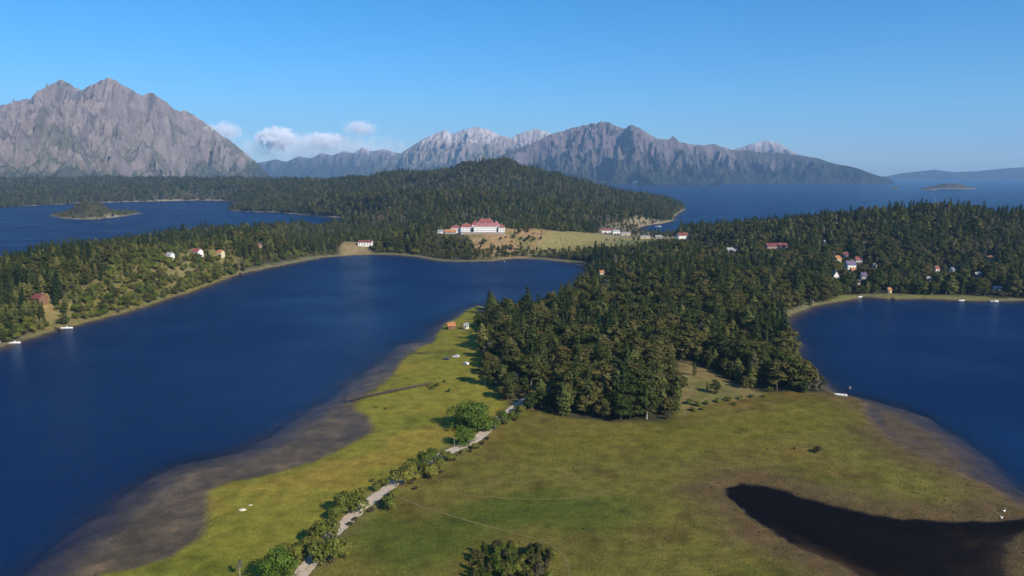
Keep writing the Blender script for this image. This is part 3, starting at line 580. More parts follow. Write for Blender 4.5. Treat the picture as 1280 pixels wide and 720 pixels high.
house_spec(806, 298, 12, 9, 3.4, 1.4, CREAM, GREYR, 'long cream harbour hall with flat grey roof', R(2), lng=36, nwin=7, name='hall')
house_spec(823, 298, 8, 9, 3.2, 2.0, STONE, GREYR, 'grey stone hall in the row of harbour buildings', R(2), lng=36, nwin=4, name='hall')
house_spec(564, 411, 9, 5, 2.6, 1.8, WOODW, ORANGE, 'little timber hut with orange roof on the stony shore', R(15), lng=20, name='hut', nwin=1)
house_spec(583, 411, 5, 3.5, 2.6, 1.4, WHITE, GREYR, 'little white shed beside the shore hut', R(-10), lng=20, name='shed', nwin=1)
house_spec(641, 480, 14, 6, 3.2, 2.4, WHITE, SLATE, 'white house with violet roof tucked into the wood edge', R(12), lng=16)
HOTEL = hit(606, 289.5); HOTEL[2] += .5; CORR += [(HOTEL[0], HOTEL[1], 48, 100), (HOTEL[0] - 55, HOTEL[1], 26, 40)]

# ---- woods: survey of standing trees
WOOD = GP([(578,398),(590,432),(612,472),(642,508),(690,524),(760,531),(835,529),(850,512),(846,455),(870,452),(905,468),(950,489),(1042,492),(1012,466),(990,438),(978,410),(985,392),(1050,372),(1280,372),(1600,376),(1800,300),(1280,274),(1050,279),(950,286),(880,290),(862,296),(846,304),(800,310),(770,316),(745,318),(738,333),(732,344),(714,360),(688,377),(655,391),(625,391)], 3)
def samp(A, x, y):
    i = np.clip(np.searchsorted(XS, x) - 1, 0, NX - 2); j = np.clip(np.searchsorted(YS, y) - 1, 0, NY - 2)
    u = (x - XS[i]) / (XS[i + 1] - XS[i]); v = (y - YS[j]) / (YS[j + 1] - YS[j])
    return (A[j, i] * (1 - u) + A[j, i + 1] * u) * (1 - v) + (A[j + 1, i] * (1 - u) + A[j + 1, i + 1] * u) * v
TX = []; TY = []
for y0, y1, sp in ((330, 800, 6.9), (800, 1400, 7.0), (1400, 2300, 8.6), (2300, 3400, 10.5), (3400, 4900, 16)):
    gx, gy = np.meshgrid(np.arange(-0.86 * y1, 0.86 * y1, sp), np.arange(y0, y1, sp))
    gx = gx.ravel() + rng.uniform(-.5, .5, gx.size) * sp; gy = gy.ravel() + rng.uniform(-.5, .5, gy.size) * sp
    k = np.abs(gx) < 0.78 * gy + 40; TX.append(gx[k]); TY.append(gy[k])
TX = np.concatenate(TX); TY = np.concatenate(TY)
s_ = samp(SDL, TX, TY); k = (s_ > 2.5); TX, TY, s_ = TX[k], TY[k], s_[k]
inw = sdist(TX, TY, WOOD) + 3 * fbm(TX / 12, TY / 12, 2, 77)
golf, hotg, cove = samp(GOLF, TX, TY), samp(HOTELG, TX, TY), samp(COVE, TX, TY)
zl_, zm_, ce, bank = samp(zl, TX, TY), samp(zm, TX, TY), samp(CLEAR_E, TX, TY), samp(BANK_W, TX, TY)
lw = np.maximum.reduce([samp(LAWN_W, TX, TY) - 6, np.where(rng.random(len(TX)) < .8, -9, samp(LAWN_W2, TX, TY)), samp(LAWN_W3, TX, TY), samp(LAWN_S, TX, TY)])
rdist = samp(rd, TX, TY)
west = (TX < np.interp(TY, [300, 985, 1030, 5000], [-80, 60, 330, 900])) | (TY > 1330)     # everything beyond the blue lake
belt = (TY > 1000) & (TY < 1330) & (s_ > 6) & (s_ < 62) & west & (TX > -120) & (TX < 260) & (rng.random(len(TX)) < .8)
ok = belt | (((inw > 0) | ((TY > 480) & west & (zl_ < -8))) & (zl_ < 0) & (zm_ < 1) & (golf < 0) & ((hotg < 0) | (rng.random(len(TX)) < .34)) & ((cove < 0) | (rng.random(len(TX)) < .45)) & (ce < 0) & (lw < 0) & ((rdist > 5) | (TY > 700)))
# grassy shore belt at the head of the blue lake
ok &= ~((TY > 900) & (TY < 1330) & (s_ < 9) & west)
TX, TY, s_, inw, bank, belt, cove = TX[ok], TY[ok], s_[ok], inw[ok], bank[ok], belt[ok], cove[ok]; west = west[ok]
nt1 = fbm(TX / 70, TY / 70, 3, 91); nt2 = fbm(TX / 30, TY / 30, 3, 92); u = rng.random(len(TX)); hz = zat(TX, TY)
KINDS = ['conifer_tree', 'broadleaf_tree', 'cypress_tree', 'bush', 'scrub_bush', 'bare_tree']
kind = np.zeros(len(TX), int); hgt = np.zeros(len(TX))
def assign(mask, probs, hs):
    c = np.cumsum(probs, -1); c = c / c[..., -1:]; kk = (u[:, None] > c).sum(-1)
    kind[mask] = kk[mask]; h = np.array([a + (b - a) * 0 for a, b in hs])[kk] + np.array([b - a for a, b in hs])[kk] * rng.random(len(TX)) ** 1.2; hgt[mask] = h[mask]
def mixp(base, cluster):     # conifers and broadleaf trees gather in stands
    P = np.tile(np.array(base, float), (len(TX), 1)); f = np.exp(3.0 * cluster); P[:, 0] *= f; P[:, 1] /= f; return P
HTS = [(11, 27), (8, 20), (8, 19), (2.5, 5), (2, 4), (10, 18)]
PB = mixp([.26, .42, .18, .01, .04, .05], nt1 + .4 * nt2); PB[:, 5] *= 1 + 14 * sst(.0, .45, fbm(TX / 120, TY / 90, 3, 93)); PB[:, 2] *= 1 + 3 * sst(.0, .4, fbm(TX / 150, TY / 110, 3, 94))
assign(np.ones(len(TX), bool), PB, HTS)
near = (inw > 0) & (TY < 900)
assign(near, mixp([.22, .53, .19, 0, .04, .02], .7 * nt1 + .3 * nt2), [(10, 27), (8, 20), (8, 18), (3, 5), (3, 4), (10, 17)])
assign(near & (inw < 9) & (TY < 460), np.tile([.10, .42, .30, .05, .10, .03], (len(TX), 1)), [(9, 16), (8, 13), (8, 13), (3, 5), (3, 5), (8, 13)])
pen = west & (TY < 1330) & (TX < -120)
assign(pen, mixp([.30, .36, .26, .03, .03, .02], nt1), [(14, 25), (10, 17), (10, 18), (3, 5), (3, 4), (9, 14)])
assign(pen & ((bank > 0) | (s_ < 20)), np.tile([.03, .18, .14, .50, .15, .0], (len(TX), 1)), [(9, 13), (7, 11), (8, 13), (5, 9), (3, 5), (7, 9)])
hs_ = (TY > 980) & (TY < 1330) & (TX > -130) & (TX < 300) & west
assign(hs_, np.tile([.12, .42, .14, .10, .20, .02], (len(TX), 1)), [(9, 15), (6, 11), (6, 11), (3, 5), (2, 4), (7, 10)])
isl = sdist(TX, TY, ISLAND) > -10
assign(isl, np.tile([.02, .10, .10, .36, .40, .02], (len(TX), 1)), [(8, 12), (6, 9), (6, 10), (3, 5), (3, 5), (7, 9)])
drop = np.zeros(len(TX), bool)
hgt = np.where(near & (s_ < 45) & (TY > 440) & (TX < 160), hgt * .66, hgt)
neck = west & (TX > -420) & (TX < -195) & (TY > 1040) & (TY < 1650); hgt = np.where(neck, hgt * .55, hgt)
drop |= near & (fbm(TX / 13, TY / 13, 2, 207) > .42) & (inw > 6)
cv = (cove > 0)
assign(cv, np.tile([.05, .5, .15, .1, .2, .0], (len(TX), 1)), [(6, 9), (5, 9), (5, 9), (3, 5), (3, 4), (7, 10)])
assign(belt, np.tile([.03, .40, .10, .17, .30, .0], (len(TX), 1)), [(6, 9), (5, 8), (5, 8), (3, 5), (3, 4), (7, 10)])
drop |= isl & (u > .75) & (rng.random(len(TX)) < .5)
drop |= pen & (bank > 0) & (rng.random(len(TX)) < .03)
for cx, cy, rr, ln in CORR:             # dwellings keep their view of the water: only low growth in front of them
    dx, dy = TX - cx, TY - cy; q = math.hypot(cx, cy); al = -(dx * cx + dy * cy) / q; pe = np.abs(dx * cy - dy * cx) / q
    drop |= np.hypot(dx, dy) < rr
    zb = z1(cx, cy) + (3.6 if cx < -250 and cy < 1100 else 1.4); cap = CAM_H + (zb - CAM_H) * (1 - al / q) - hz
    m = (al > 0) & (al < (420 if ln > 20 else 0)) & (pe < rr * .8 + (3 if cx > 300 and cy < 1000 else 2)) & (hgt > cap)
    drop |= m & (cap < 2.2); m &= cap >= 2.2
    kind[m] = np.where(cap[m] > 9, np.where(u[m] < .5, 1, 2), np.where(u[m] < .5, 3, 4)); hgt[m] = cap[m] * .95
kp = ~drop; TX, TY, kind, hgt, inw, hz, pen, near, hs_, isl, sh_ = (a[kp] for a in (TX, TY, kind, hgt, inw, hz, pen, near, hs_, isl, s_))
dist = np.hypot(TX, TY); app = hgt / dist
inframe = np.abs(TX) < 0.66 * TY
LIMIT = {0: 285, 1: 270, 2: 150, 3: 170, 4: 110, 5: 45}
single = np.zeros(len(TX), bool)
for k_, lim in LIMIT.items():
    c = np.nonzero((kind == k_) & inframe)[0]; single[c[np.argsort(-app[c])[:lim]]] = True
PLACE = [('the mixed wood beside the marsh', 'wood beside the marsh'), ('the wooded peninsula between two lakes', 'peninsula wood'), ('the slope below the hotel', 'hotel slope'), ('the dark wooded ridge', 'ridge wood')]
LOOK = {0: 'dark green conifer standing in ', 1: 'round brownish broadleaf tree in ', 2: 'light olive columnar cypress in ', 3: 'yellow green bush on ', 4: 'dry brownish scrub bush on ', 5: 'pale half bare tree in '}
for i in np.nonzero(single)[0]:
    pl = PLACE[1] if pen[i] else PLACE[2] if hs_[i] else PLACE[0] if TY[i] < 640 else PLACE[3]
    big = 'tall ' if hgt[i] > [24, 17, 16, 5.5, 3.6, 15][kind[i]] else 'short ' if hgt[i] < [19, 13, 13, 4.5, 2.8, 12][kind[i]] else ''
    edge = ', at its marsh edge' if near[i] and inw[i] < 11 and TY[i] < 450 else ', at the water edge' if sh_[i] < 16 else ', at its fringe' if near[i] and inw[i] < 14 else ''
    plant(KINDS[kind[i]], TX[i], TY[i], hgt[i], random.random() * 6.28, big + LOOK[kind[i]] + pl[0] + edge, KINDS[kind[i]].replace('_', ' ') + ('es' if kind[i] in (3, 4) else 's') + ' of the ' + pl[1], sx=random.uniform(1.15, 1.75) if kind[i] not in (3, 4) else random.uniform(.85, 1.15))

# ---- plants one can point at: the roadside and the meadow
def plant_px(kind, px, py, h, label, group=None, v=None, sx=1.0):
    p = hit(px, py); return plant(kind, p[0], p[1], h, random.random() * 6.28, label, group, v, sx)
plant_px('willow_tree', 590, 536, 11.5, 'big round bright green tree beside the dirt road at the wood edge', sx=1.5)
plant_px('willow_tree', 581, 556, 7.5, 'smaller bright green tree right beside the pale road', sx=.9)
plant_px('willow_tree', 347, 728, 9.5, 'wide bright green tree where the dirt road leaves the meadow', sx=.95)
RB = 'leafy green bush growing along the dirt road'; RG = 'bushes along the dirt road'
for px, py, h, sx in [(374,698,5,1),(412,704,7,1),(430,696,4.6,.9),(404,676,6.2,1),(392,684,3.6,1),(421,647,4.4,1),(438,640,6.6,1),(448,630,5,1),(487,635,4.2,1),(491,622,3,1),(503,606,5,1),(512,598,5.6,1),(522,590,4.6,1),(536,597,5.2,1),(531,580,4.6,1),(548,585,4,1),(541,573,4.2,1),(556,573,3.2,1),(566,576,3,1.1),(618,536,4.6,1),(628,528,5.2,1),(642,524,4,1.2),(606,538,3.2,1),(650,515,4,1),(662,508,4.4,1),(596,560,2.4,1.2),(470,612,2.6,1),(480,606,2.8,1),(400,702,4,1),(360,690,3,1)]:
    plant_px('bush', px, py + 2, h * 1.38, RB, RG, sx=sx)
SB = 'low dry scrub at the edge of the dirt road'
for px, py, h in [(384,690,2.4),(396,668,2.0),(464,640,2.2),(478,628,1.8),(515,605,2.0),(520,612,1.8),(576,568,1.8),(588,566,2.0),(604,556,2.2),(368,712,2.4),(437,658,1.8),(445,652,1.8),(610,550,2.0),(552,592,1.6),(466,603,1.6)]:
    plant_px('scrub_bush', px, py, h, SB, 'scrub along the dirt road')
plant_px('bare_tree', 300, 722, 6.5, 'thin pale bare tree standing alone on the meadow corner', v=0)
plant_px('scrub_bush', 1020, 566, 3.0, 'dark dry thicket standing alone on the open marsh', sx=1.25)
plant_px('scrub_bush', 993, 562, 1.6, 'tiny dry bush near the lone thicket on the marsh')
for px, py, h, kd in [(893,492,8,'broadleaf_tree'),(868,470,7,'cypress_tree'),(912,474,6.5,'broadleaf_tree'),(930,486,7.5,'broadleaf_tree'),(884,488,4.5,'cypress_tree')]:
    plant_px(kd, px, py, h, {'broadleaf_tree': 'small round tree with a long shadow in the sunny clearing', 'cypress_tree': 'slim young cypress in the sunny clearing'}[kd], 'young trees in the clearing')
for px, py, h in [(862,505,3),(872,508,3.2),(884,506,2.8),(897,503,2.6),(910,501,2.8),(925,499,2.4),(940,497,2.2),(866,514,2.4),(880,513,2.2),(955,497,2.2),(918,507,2)]:
    plant_px('bush', px, py, h, 'low green shrub in the belt below the sunny clearing', 'shrubs below the clearing', sx=1.3)
for px, py, h in [(965,425,27),(972,428,22),(979,430,18)]: plant_px('poplar_tree', px, py, h, 'slender green poplar on the cove shore', 'poplars on the cove shore')
r2 = np.random.default_rng(5)
for i in range(75):
    px = 640 + r2.normal() * 36; py = 712 + r2.uniform(-22, 22) - 0.002 * (px - 640) ** 2 * 1
    if (px - 640) ** 2 / 58 ** 2 + (py - 716) ** 2 / 30 ** 2 < 1: plant_px(['broadleaf_tree', 'scrub_bush', 'bush', 'broadleaf_tree'][i % 4], px, py, [r2.uniform(4, 6), r2.uniform(3, 4.6), r2.uniform(3, 5), r2.uniform(3.4, 5)][i % 4], 'small grey green shrub in the round thicket by the curved trail', 'round thicket by the curved trail', sx=.85)
for px, py, h in [(540,487,2.6),(548,483,3),(556,478,2.2),(536,484,2),(562,490,2.4),(482,512,1.4),(590,416,3),(597,404,4),(470,510,1.2)]:
    plant_px('bush', px, py, h, 'small bush on the meadow near the wooden jetty', 'bushes near the jetty')
for px, py, h, s in [(667,301,7,1.3),(660,300,6,1.2),(676,300,6,1.2),(651,300,5,1),(712,311,5,.8),(745,304,5,.8),(755,311,7,.6),(775,300,4,1),(640,304,5,1),(626,300,5,1.2),(632,298,4,1),(608,302,4,1),(770,312,5,1),(785,306,5,1.1),(796,306,6,1.1),(806,306,6,1.2),(815,307,5,1.2),(828,309,5,1)]:
    plant_px('broadleaf_tree', px, py, h, 'dark rounded tree standing on the dry golden field', 'trees on the golden field', sx=s * 1.3)
for px, py, h in [(742,282,12),(756,275,14),(763,274,15),(777,273,13),(786,275,12),(800,274,13),(770,274,14),(808,273,15),(866,291,16),(871,291,18),(860,293,15),(758,302,6),(768,302,6),(778,303,6),(792,301,8),(798,302,9),(832,298,10),(838,298,11)]:
    plant_px('broadleaf_tree', px, py, h, 'dark tree by the small harbour cove', 'trees round the harbour cove')

for px, py, h, v, lb in [(664,470,26,0,'tallest light green conifer at the meadow side of the wood'),(633,462,21,2,'broad conifer beside the track behind the parked cars'),(648,455,21,1,'slim conifer between the two broad ones at the meadow side'),(612,448,16,2,'conifer throwing a long shadow over the jetty meadow'),(626,428,17,0,'conifer on the lakeshore above the timber hut'),(603,420,14,1,'conifer leaning over the little white shed')]:
    plant_px('conifer_tree', px, py, h, lb, v=v, sx=1.35)
plant_px('broadleaf_tree', 606, 482, 15, 'spreading tree with pale open branches above the bright green tree', v=1, sx=1.2); plant_px('broadleaf_tree', 655, 492, 10, 'reddish round tree at the end of the dirt road', v=0, sx=1)
# ---- the rest of the woods: far more trees than anyone could count
def forest(name, label, mask):
    ii = np.nonzero(mask & ~single)[0]
    me = bpy.data.meshes.new(name); me.vertices.add(len(ii)); me.vertices.foreach_set('co', np.stack([TX[ii], TY[ii], hz[ii] - .2], -1).astype(np.float32).ravel())
    pid = np.zeros(len(ii), np.int32); sc = np.zeros((len(ii), 3), np.float32); rr = np.random.default_rng(99)
    keys = sorted(FIRST); var = {k_: [j for j, q in enumerate(keys) if q[0] == KINDS[k_]] for k_ in range(6)}
    for n_, i in enumerate(ii):
        v = var[kind[i]][rr.integers(len(var[kind[i]]))]; pid[n_] = v; s = hgt[i] / PROTO[keys[v][0]][keys[v][1]][2]; wq = rr.uniform(1.05, 1.55) * (.75 if kind[i] in (3, 4) else 1); sc[n_] = (s * wq, s * wq, s)
    a = me.attributes.new('pid', 'INT', 'POINT'); a.data.foreach_set('value', pid)
    a = me.attributes.new('sca', 'FLOAT_VECTOR', 'POINT'); a.data.foreach_set('vector', sc.ravel())
    rot = np.zeros((len(ii), 3), np.float32); rot[:, 2] = rr.uniform(0, 6.28, len(ii)); rot[:, :2] = rr.normal(size=(len(ii), 2)) * .03
    a = me.attributes.new('rot', 'FLOAT_VECTOR', 'POINT'); a.data.foreach_set('vector', rot.ravel())
    o = tag(link(bpy.data.objects.new(name, me)), label, 'forest', kind='stuff')
    if 'wood_nodes' not in bpy.data.node_groups:
        g = bpy.data.node_groups.new('wood_nodes', 'GeometryNodeTree'); g.is_modifier = True
        g.interface.new_socket('Geometry', in_out='INPUT', socket_type='NodeSocketGeometry'); g.interface.new_socket('Geometry', in_out='OUTPUT', socket_type='NodeSocketGeometry')
        gi = g.nodes.new('NodeGroupInput'); go = g.nodes.new('NodeGroupOutput'); jn = g.nodes.new('GeometryNodeJoinGeometry'); g.links.new(jn.outputs[0], go.inputs[0])
        def attr(nm, t):
            q = g.nodes.new('GeometryNodeInputNamedAttribute'); q.data_type = t; q.inputs['Name'].default_value = nm; return q.outputs['Attribute']
        ap, as_, ar = attr('pid', 'INT'), attr('sca', 'FLOAT_VECTOR'), attr('rot', 'FLOAT_VECTOR')
        e2r = g.nodes.new('FunctionNodeEulerToRotation'); g.links.new(ar, e2r.inputs[0])
        for j, q in enumerate(keys):
            jj = g.nodes.new('GeometryNodeJoinGeometry')
            for ob in FIRST[q]:
                oi = g.nodes.new('GeometryNodeObjectInfo'); oi.transform_space = 'ORIGINAL'; oi.inputs['Object'].default_value = ob; g.links.new(oi.outputs['Geometry'], jj.inputs[0])
            cmp_ = g.nodes.new('FunctionNodeCompare'); cmp_.data_type = 'INT'; cmp_.operation = 'EQUAL'; g.links.new(ap, [s for s in cmp_.inputs if s.type == 'INT'][0]); [s for s in cmp_.inputs if s.type == 'INT'][1].default_value = j
            ip = g.nodes.new('GeometryNodeInstanceOnPoints'); g.links.new(gi.outputs[0], ip.inputs['Points']); g.links.new(cmp_.outputs[0], ip.inputs['Selection']); g.links.new(jj.outputs[0], ip.inputs['Instance'])
            g.links.new(e2r.outputs[0], ip.inputs['Rotation']); g.links.new(as_, ip.inputs['Scale']); g.links.new(ip.outputs[0], jn.inputs[0])
    md = o.modifiers.new('trees', 'NODES'); md.node_group = bpy.data.node_groups['wood_nodes']
    print('forest', name, len(ii))
n0 = len(TX); q_ = 16000; tx = rng.uniform(-140, 260, q_); ty = rng.uniform(215, 420, q_)
tp = samp(SDP, tx, ty); tk = (samp(zm, tx, ty) > 1) & ((samp(SDL, tx, ty) > .5) | ((tp > -1) & (tp < 7) & (ty < 262) & (tp < 7 * rng.random(q_) ** 2))) & (samp(rd, tx, ty) > 4) & (fbm(tx / 16, ty / 16, 4, 171) + .25 * rng.normal(size=q_) + .55 * sst(9, 0, np.abs(tp)) + .4 * sst(14, 0, samp(SDL, tx, ty)) > .34); tx, ty = tx[tk], ty[tk]
TX = np.concatenate([TX, tx]); TY = np.concatenate([TY, ty]); hz = zat(TX, TY); kind = np.concatenate([kind, np.where(rng.random(len(tx)) < .75, 4, 3)]); hgt = np.concatenate([hgt, rng.uniform(.25, .6, len(tx))]); single = np.concatenate([single, np.zeros(len(tx), bool)])
inw = np.concatenate([inw, np.full(len(tx), -9.)]); isl = np.concatenate([isl, np.zeros(len(tx), bool)]); TUS = np.arange(len(TX)) >= n0
forest('marsh_grass', 'tussocks of sedge and low heath on the open marsh', TUS)
eastw = (inw > 0)
forest('forest', 'dense mixed forest on the ridge and shore east of the marsh', eastw)
forest('forest', 'belt of trees and shrubs along the peninsula and below the hotel', ~eastw & ~TUS & (TY < 1400))
forest('forest', 'dark forest covering the round hill behind the hotel', ~eastw & (TY >= 1400) & (TY < 3400) & (TX > -1100 ) & ~isl)
forest('shrubbery', 'scrub covering the small island in the far lake', isl)
forest('forest', 'grey green forest on the plain below the bare mountain', ~eastw & ~isl & (TY >= 1400) & ((TY >= 3400) | (TX <= -1100)))

# ------------------------------------------------------------------ buildings
def house(name, p, wd, dp, hg, rh, wall, roof, label, rz, gable, nwin):
    o = empty(name, p, rz, label=label, cat=name)
    hw, hd = wd / 2, dp / 2; wl_ = MB().box(-hw, hw, -hd, hd, -2.5, hg)
    ov = .5; t = .28
    if gable == 'x':
        wl_.prism([(-hd, hg), (hd, hg), (0, hg + rh)], -hw, hw, 'x')
        prof = [(-hd - ov, hg - ov * rh / hd + .05), (0, hg + rh + .05), (hd + ov, hg - ov * rh / hd + .05), (hd + ov, hg - ov * rh / hd + .05 + t), (0, hg + rh + .05 + t), (-hd - ov, hg - ov * rh / hd + .05 + t)]
        rm = MB().prism(prof, -hw - ov, hw + ov, 'x')
    else:
        wl_.prism([(-hw, hg), (hw, hg), (0, hg + rh)], -hd, hd)
        prof = [(-hw - ov, hg - ov * rh / hw + .05), (0, hg + rh + .05), (hw + ov, hg - ov * rh / hw + .05), (hw + ov, hg - ov * rh / hw + .05 + t), (0, hg + rh + .05 + t), (-hw - ov, hg - ov * rh / hw + .05 + t)]
        rm = MB().prism(prof, -hd - ov, hd + ov)
    wl_.build('wall', wall, o); rf = rm.build('roof', roof, o)
    cx = hw * .45; MB().box(cx - .4, cx + .4, hd * .15, hd * .15 + .8, hg, hg + rh + 1.0).build('chimney', STONE, rf)
    dx = -hw * .15 if nwin > 1 else -hw * .4
    MB().box(dx - .5, dx + .5, -hd - .06, -hd + .1, 0, 2.1).build('door', DOOR, o)
    rows = 2 if hg > 5 else 1
    for r_ in range(rows):
        for k in range(nwin):
            x = -hw + (k + .5) * wd / nwin
            if r_ == 0 and abs(x - dx) < 1.1: x += 1.5
            if abs(x) > hw - .6: continue
            z0 = .9 + r_ * (hg - 1) / 2
            wf = MB().box(x - .62, x + .62, -hd - .05, -hd + .1, z0, z0 + 1.3).build('window', FRAME, o); MB().box(x - .5, x + .5, -hd - .075, -hd + .08, z0 + .1, z0 + 1.2).build('pane', GLASS, wf)
    return o
for hs in HOUSES: house(*hs)
# the hotel: long white block with arcades, stepped red roofs, two wings, terraces
ho = empty('hotel', tuple(HOTEL), R(-3), label='large white hotel with long red roofs on the knoll above the lake', cat='hotel')
def hip(x0, x1, y0, y1, z0, z1, inset):
    yc = (y0 + y1) / 2; m = MB(); e = .7
    return m.add([(x0 - e, y0 - e, z0), (x1 + e, y0 - e, z0), (x1 + e, y1 + e, z0), (x0 - e, y1 + e, z0), (x0 + inset, yc, z1), (x1 - inset, yc, z1)], [(3, 2, 1, 0), (0, 1, 5, 4), (1, 2, 5), (2, 3, 4, 5), (3, 0, 4)])
PINKR = mat('faded_rose_tiles', (0.36, 0.14, 0.14), 0.85, 0.22, 1.0, bump=.3)
def wing(x0, x1, y0, y1, h, rh, inset, roof, rows, nw, arches=0):
    MB().box(x0, x1, y0, y1, -6, h).build('wall', WHITE, ho); rf = hip(x0, x1, y0, y1, h + .01, h + rh, inset).build('roof', roof, ho)
    n = max(1, int((x1 - x0) / 9))
    for k in range(n):
        cx = x0 + (k + .5) * (x1 - x0) / n; MB().box(cx - .5, cx + .5, (y0 + y1) / 2 + .5, (y0 + y1) / 2 + 1.5, h + rh * .5, h + rh + 1.6).build('chimney', STONE, rf)
        if roof is not RED or rh > 5: MB().prism([(cx + 2, h + .6), (cx + 4.4, h + .6), (cx + 3.2, h + 2.6)], y0 + .6, (y0 + y1) / 2).build('dormer', roof, rf)
    for r_ in range(rows):
        for k in range(nw):
            x = x0 + (k + .5) * (x1 - x0) / nw; z0 = 1.0 + r_ * (h - .6) / rows
            wf = MB().box(x - .55, x + .55, y0 - .06, y0 + .1, z0, z0 + 1.4).build('window', FRAME, ho); MB().box(x - .42, x + .42, y0 - .09, y0 + .08, z0 + .12, z0 + 1.28).build('pane', GLASS, wf)
wing(-16, 18, -9, 3, 8.0, 4.4, 5, PINKR, 2, 15)
wing(-11, 12, 4.5, 16, 12.5, 6.0, 4, RED, 1, 8)
wing(-36, -20, -4, 7, 6.5, 5.0, 3.5, RED, 2, 6)
wing(-52, -37, 1, 10, 4.5, 3.6, 3, RED, 1, 6)
wing(-20, -11.5, 5, 15, 9.5, 5.0, 3, RED, 1, 3)
wing(12.5, 22, 5, 14, 9.0, 4.5, 3, PINKR, 1, 4)
wing(21, 30, -8, 4, 6.4, 4.6, 3.6, RED, 2, 4)
MB().box(-35, 31, -14, -9.2, -9, -.4).build('terrace', STONE, ho)
MB().box(-19.5, -16.3, -6, 4, -6, 4.2).build('glazed_link', GLASS, ho); MB().box(18.3, 20.7, -5, 3, -6, 4.0).build('glazed_link', GLASS, ho)
house('annexe', hit(563, 292), 17, 9, 3.2, 3.0, STONE, ORANGE, 'stone annexe with orange roof beside the hotel', R(8), 'x', 5)
house('annexe', hit(551, 291), 8, 7, 3.0, 1.6, WHITE, GREYR, 'pale low outbuilding past the orange roofed annexe', R(-5), 'x', 2)

# tower and mast on the wooded ridge
p = hit(1211, 268); t_ = empty('water_tower', p, label='white water tower rising from the wooded ridge', cat='tower')
MB().tube((0, 0, -2), (0, 0, 15), 1.1, 1.0, 10).build('shaft', WHITE, t_); MB().tube((0, 0, 15), (0, 0, 20), 2.4, 2.4, 12).build('tank', WHITE, t_); MB().tube((0, 0, 20.05), (0, 0, 21.6), 2.5, .2, 12).build('cap', GREYR, t_)
p = hit(1168, 258); t_ = empty('radio_mast', p, label='thin lattice radio mast on the ridge top', cat='mast')
ms = MB()
for a in (0, 2.09, 4.19): ms.tube((math.cos(a), math.sin(a), -1), (math.cos(a) * .2, math.sin(a) * .2, 30), .10, .07, 4)
for k in range(14): a = 2.09 * k; ms.tube((math.cos(a) * (1 - k * .055), math.sin(a) * (1 - k * .055), k * 2.1), (math.cos(a + 2.09) * (1 - k * .055), math.sin(a + 2.09) * (1 - k * .055), k * 2.1 + 2), .05, .05, 4)
ms.build('lattice', FRAME, t_); MB().tube((0, 0, 29), (0, 0, 33), .06, .03, 5).build('antenna', FRAME, t_)
house('cabin', hit(1045, 286), 5, 5, 6.5, 3, WHITE, GREYR, 'tall pale cabin poking out of the ridge forest', R(10), 'y', 1)

# ------------------------------------------------------------------ road and trails
def spline(P, n=8):
    P = np.array(P); Q = np.vstack([2 * P[0] - P[1], P, 2 * P[-1] - P[-2]]); o = []
    for i in range(1, len(Q) - 2):
        for t in np.linspace(0, 1, n, endpoint=False):
            o.append(.5 * (2 * Q[i] + (Q[i + 1] - Q[i - 1]) * t + (2 * Q[i - 1] - 5 * Q[i] + 4 * Q[i + 1] - Q[i + 2]) * t * t + (3 * Q[i] - Q[i - 1] - 3 * Q[i + 1] + Q[i + 2]) * t ** 3))
    return np.array(o + [P[-1]])
def strip(name, label, pts, width, lift, m, seed, wob=.25, kind='structure'):
    P = spline(pts); T = np.gradient(P, axis=0); T /= np.linalg.norm(T, axis=1, keepdims=True); Nn = np.stack([-T[:, 1], T[:, 0]], 1)
    V = []; k = 7; s = np.arange(len(P))
    wl = width / 2 * (1 + wob * fbm(s / 3.0, s * 0 + seed, 3, seed)); wr = width / 2 * (1 + wob * fbm(s / 3.0, s * 0 + seed + 50, 3, seed))
    for i in range(len(P)):
        for j in range(k):
            f = j / (k - 1) * 2 - 1; q = P[i] + Nn[i] * (wl[i] if f > 0 else wr[i]) * f; V.append((q[0], q[1], 0))
    V = np.array(V); V[:, 2] = zat(V[:, 0], V[:, 1]) + lift
    id_ = np.arange(len(V)).reshape(-1, k); Fm = np.stack([id_[:-1, :-1], id_[1:, :-1], id_[1:, 1:], id_[:-1, 1:]], -1).reshape(-1, 4)[:, ::-1]
    me = mesh_np(name, V, Fm, m, True); return tag(link(bpy.data.objects.new(name, me)), label, 'road' if name == 'road' else 'path', kind=kind)
DIRT = mat('pale_dirt', (0.46, 0.375, 0.28), .95, .22, .7, bump=.3); TRAIL = mat('worn_grass', (0.152, 0.126, 0.038), .95, .3, .6)
strip('road', 'pale dirt road running between the meadow and the marsh', ROADW, 4.8, .07, DIRT, 3)
for i, (pl, wd) in enumerate([([(530,616),(560,610),(600,606),(650,602),(700,598),(722,597)], .7), ([(575,618),(610,621),(640,623),(675,624),(705,623),(740,618),(762,612)], .6), ([(492,618),(520,630),(550,640),(600,655),(650,668),(682,678),(700,690),(709,704),(713,730)], .7)]):
    strip('path', ['faint worn trail crossing the marsh grass', 'second faint trail looping through the marsh grass', 'narrow trail curving round the shrub thicket'][i], GP(pl, 1.2), wd, .05, TRAIL, 20 + i, .5)

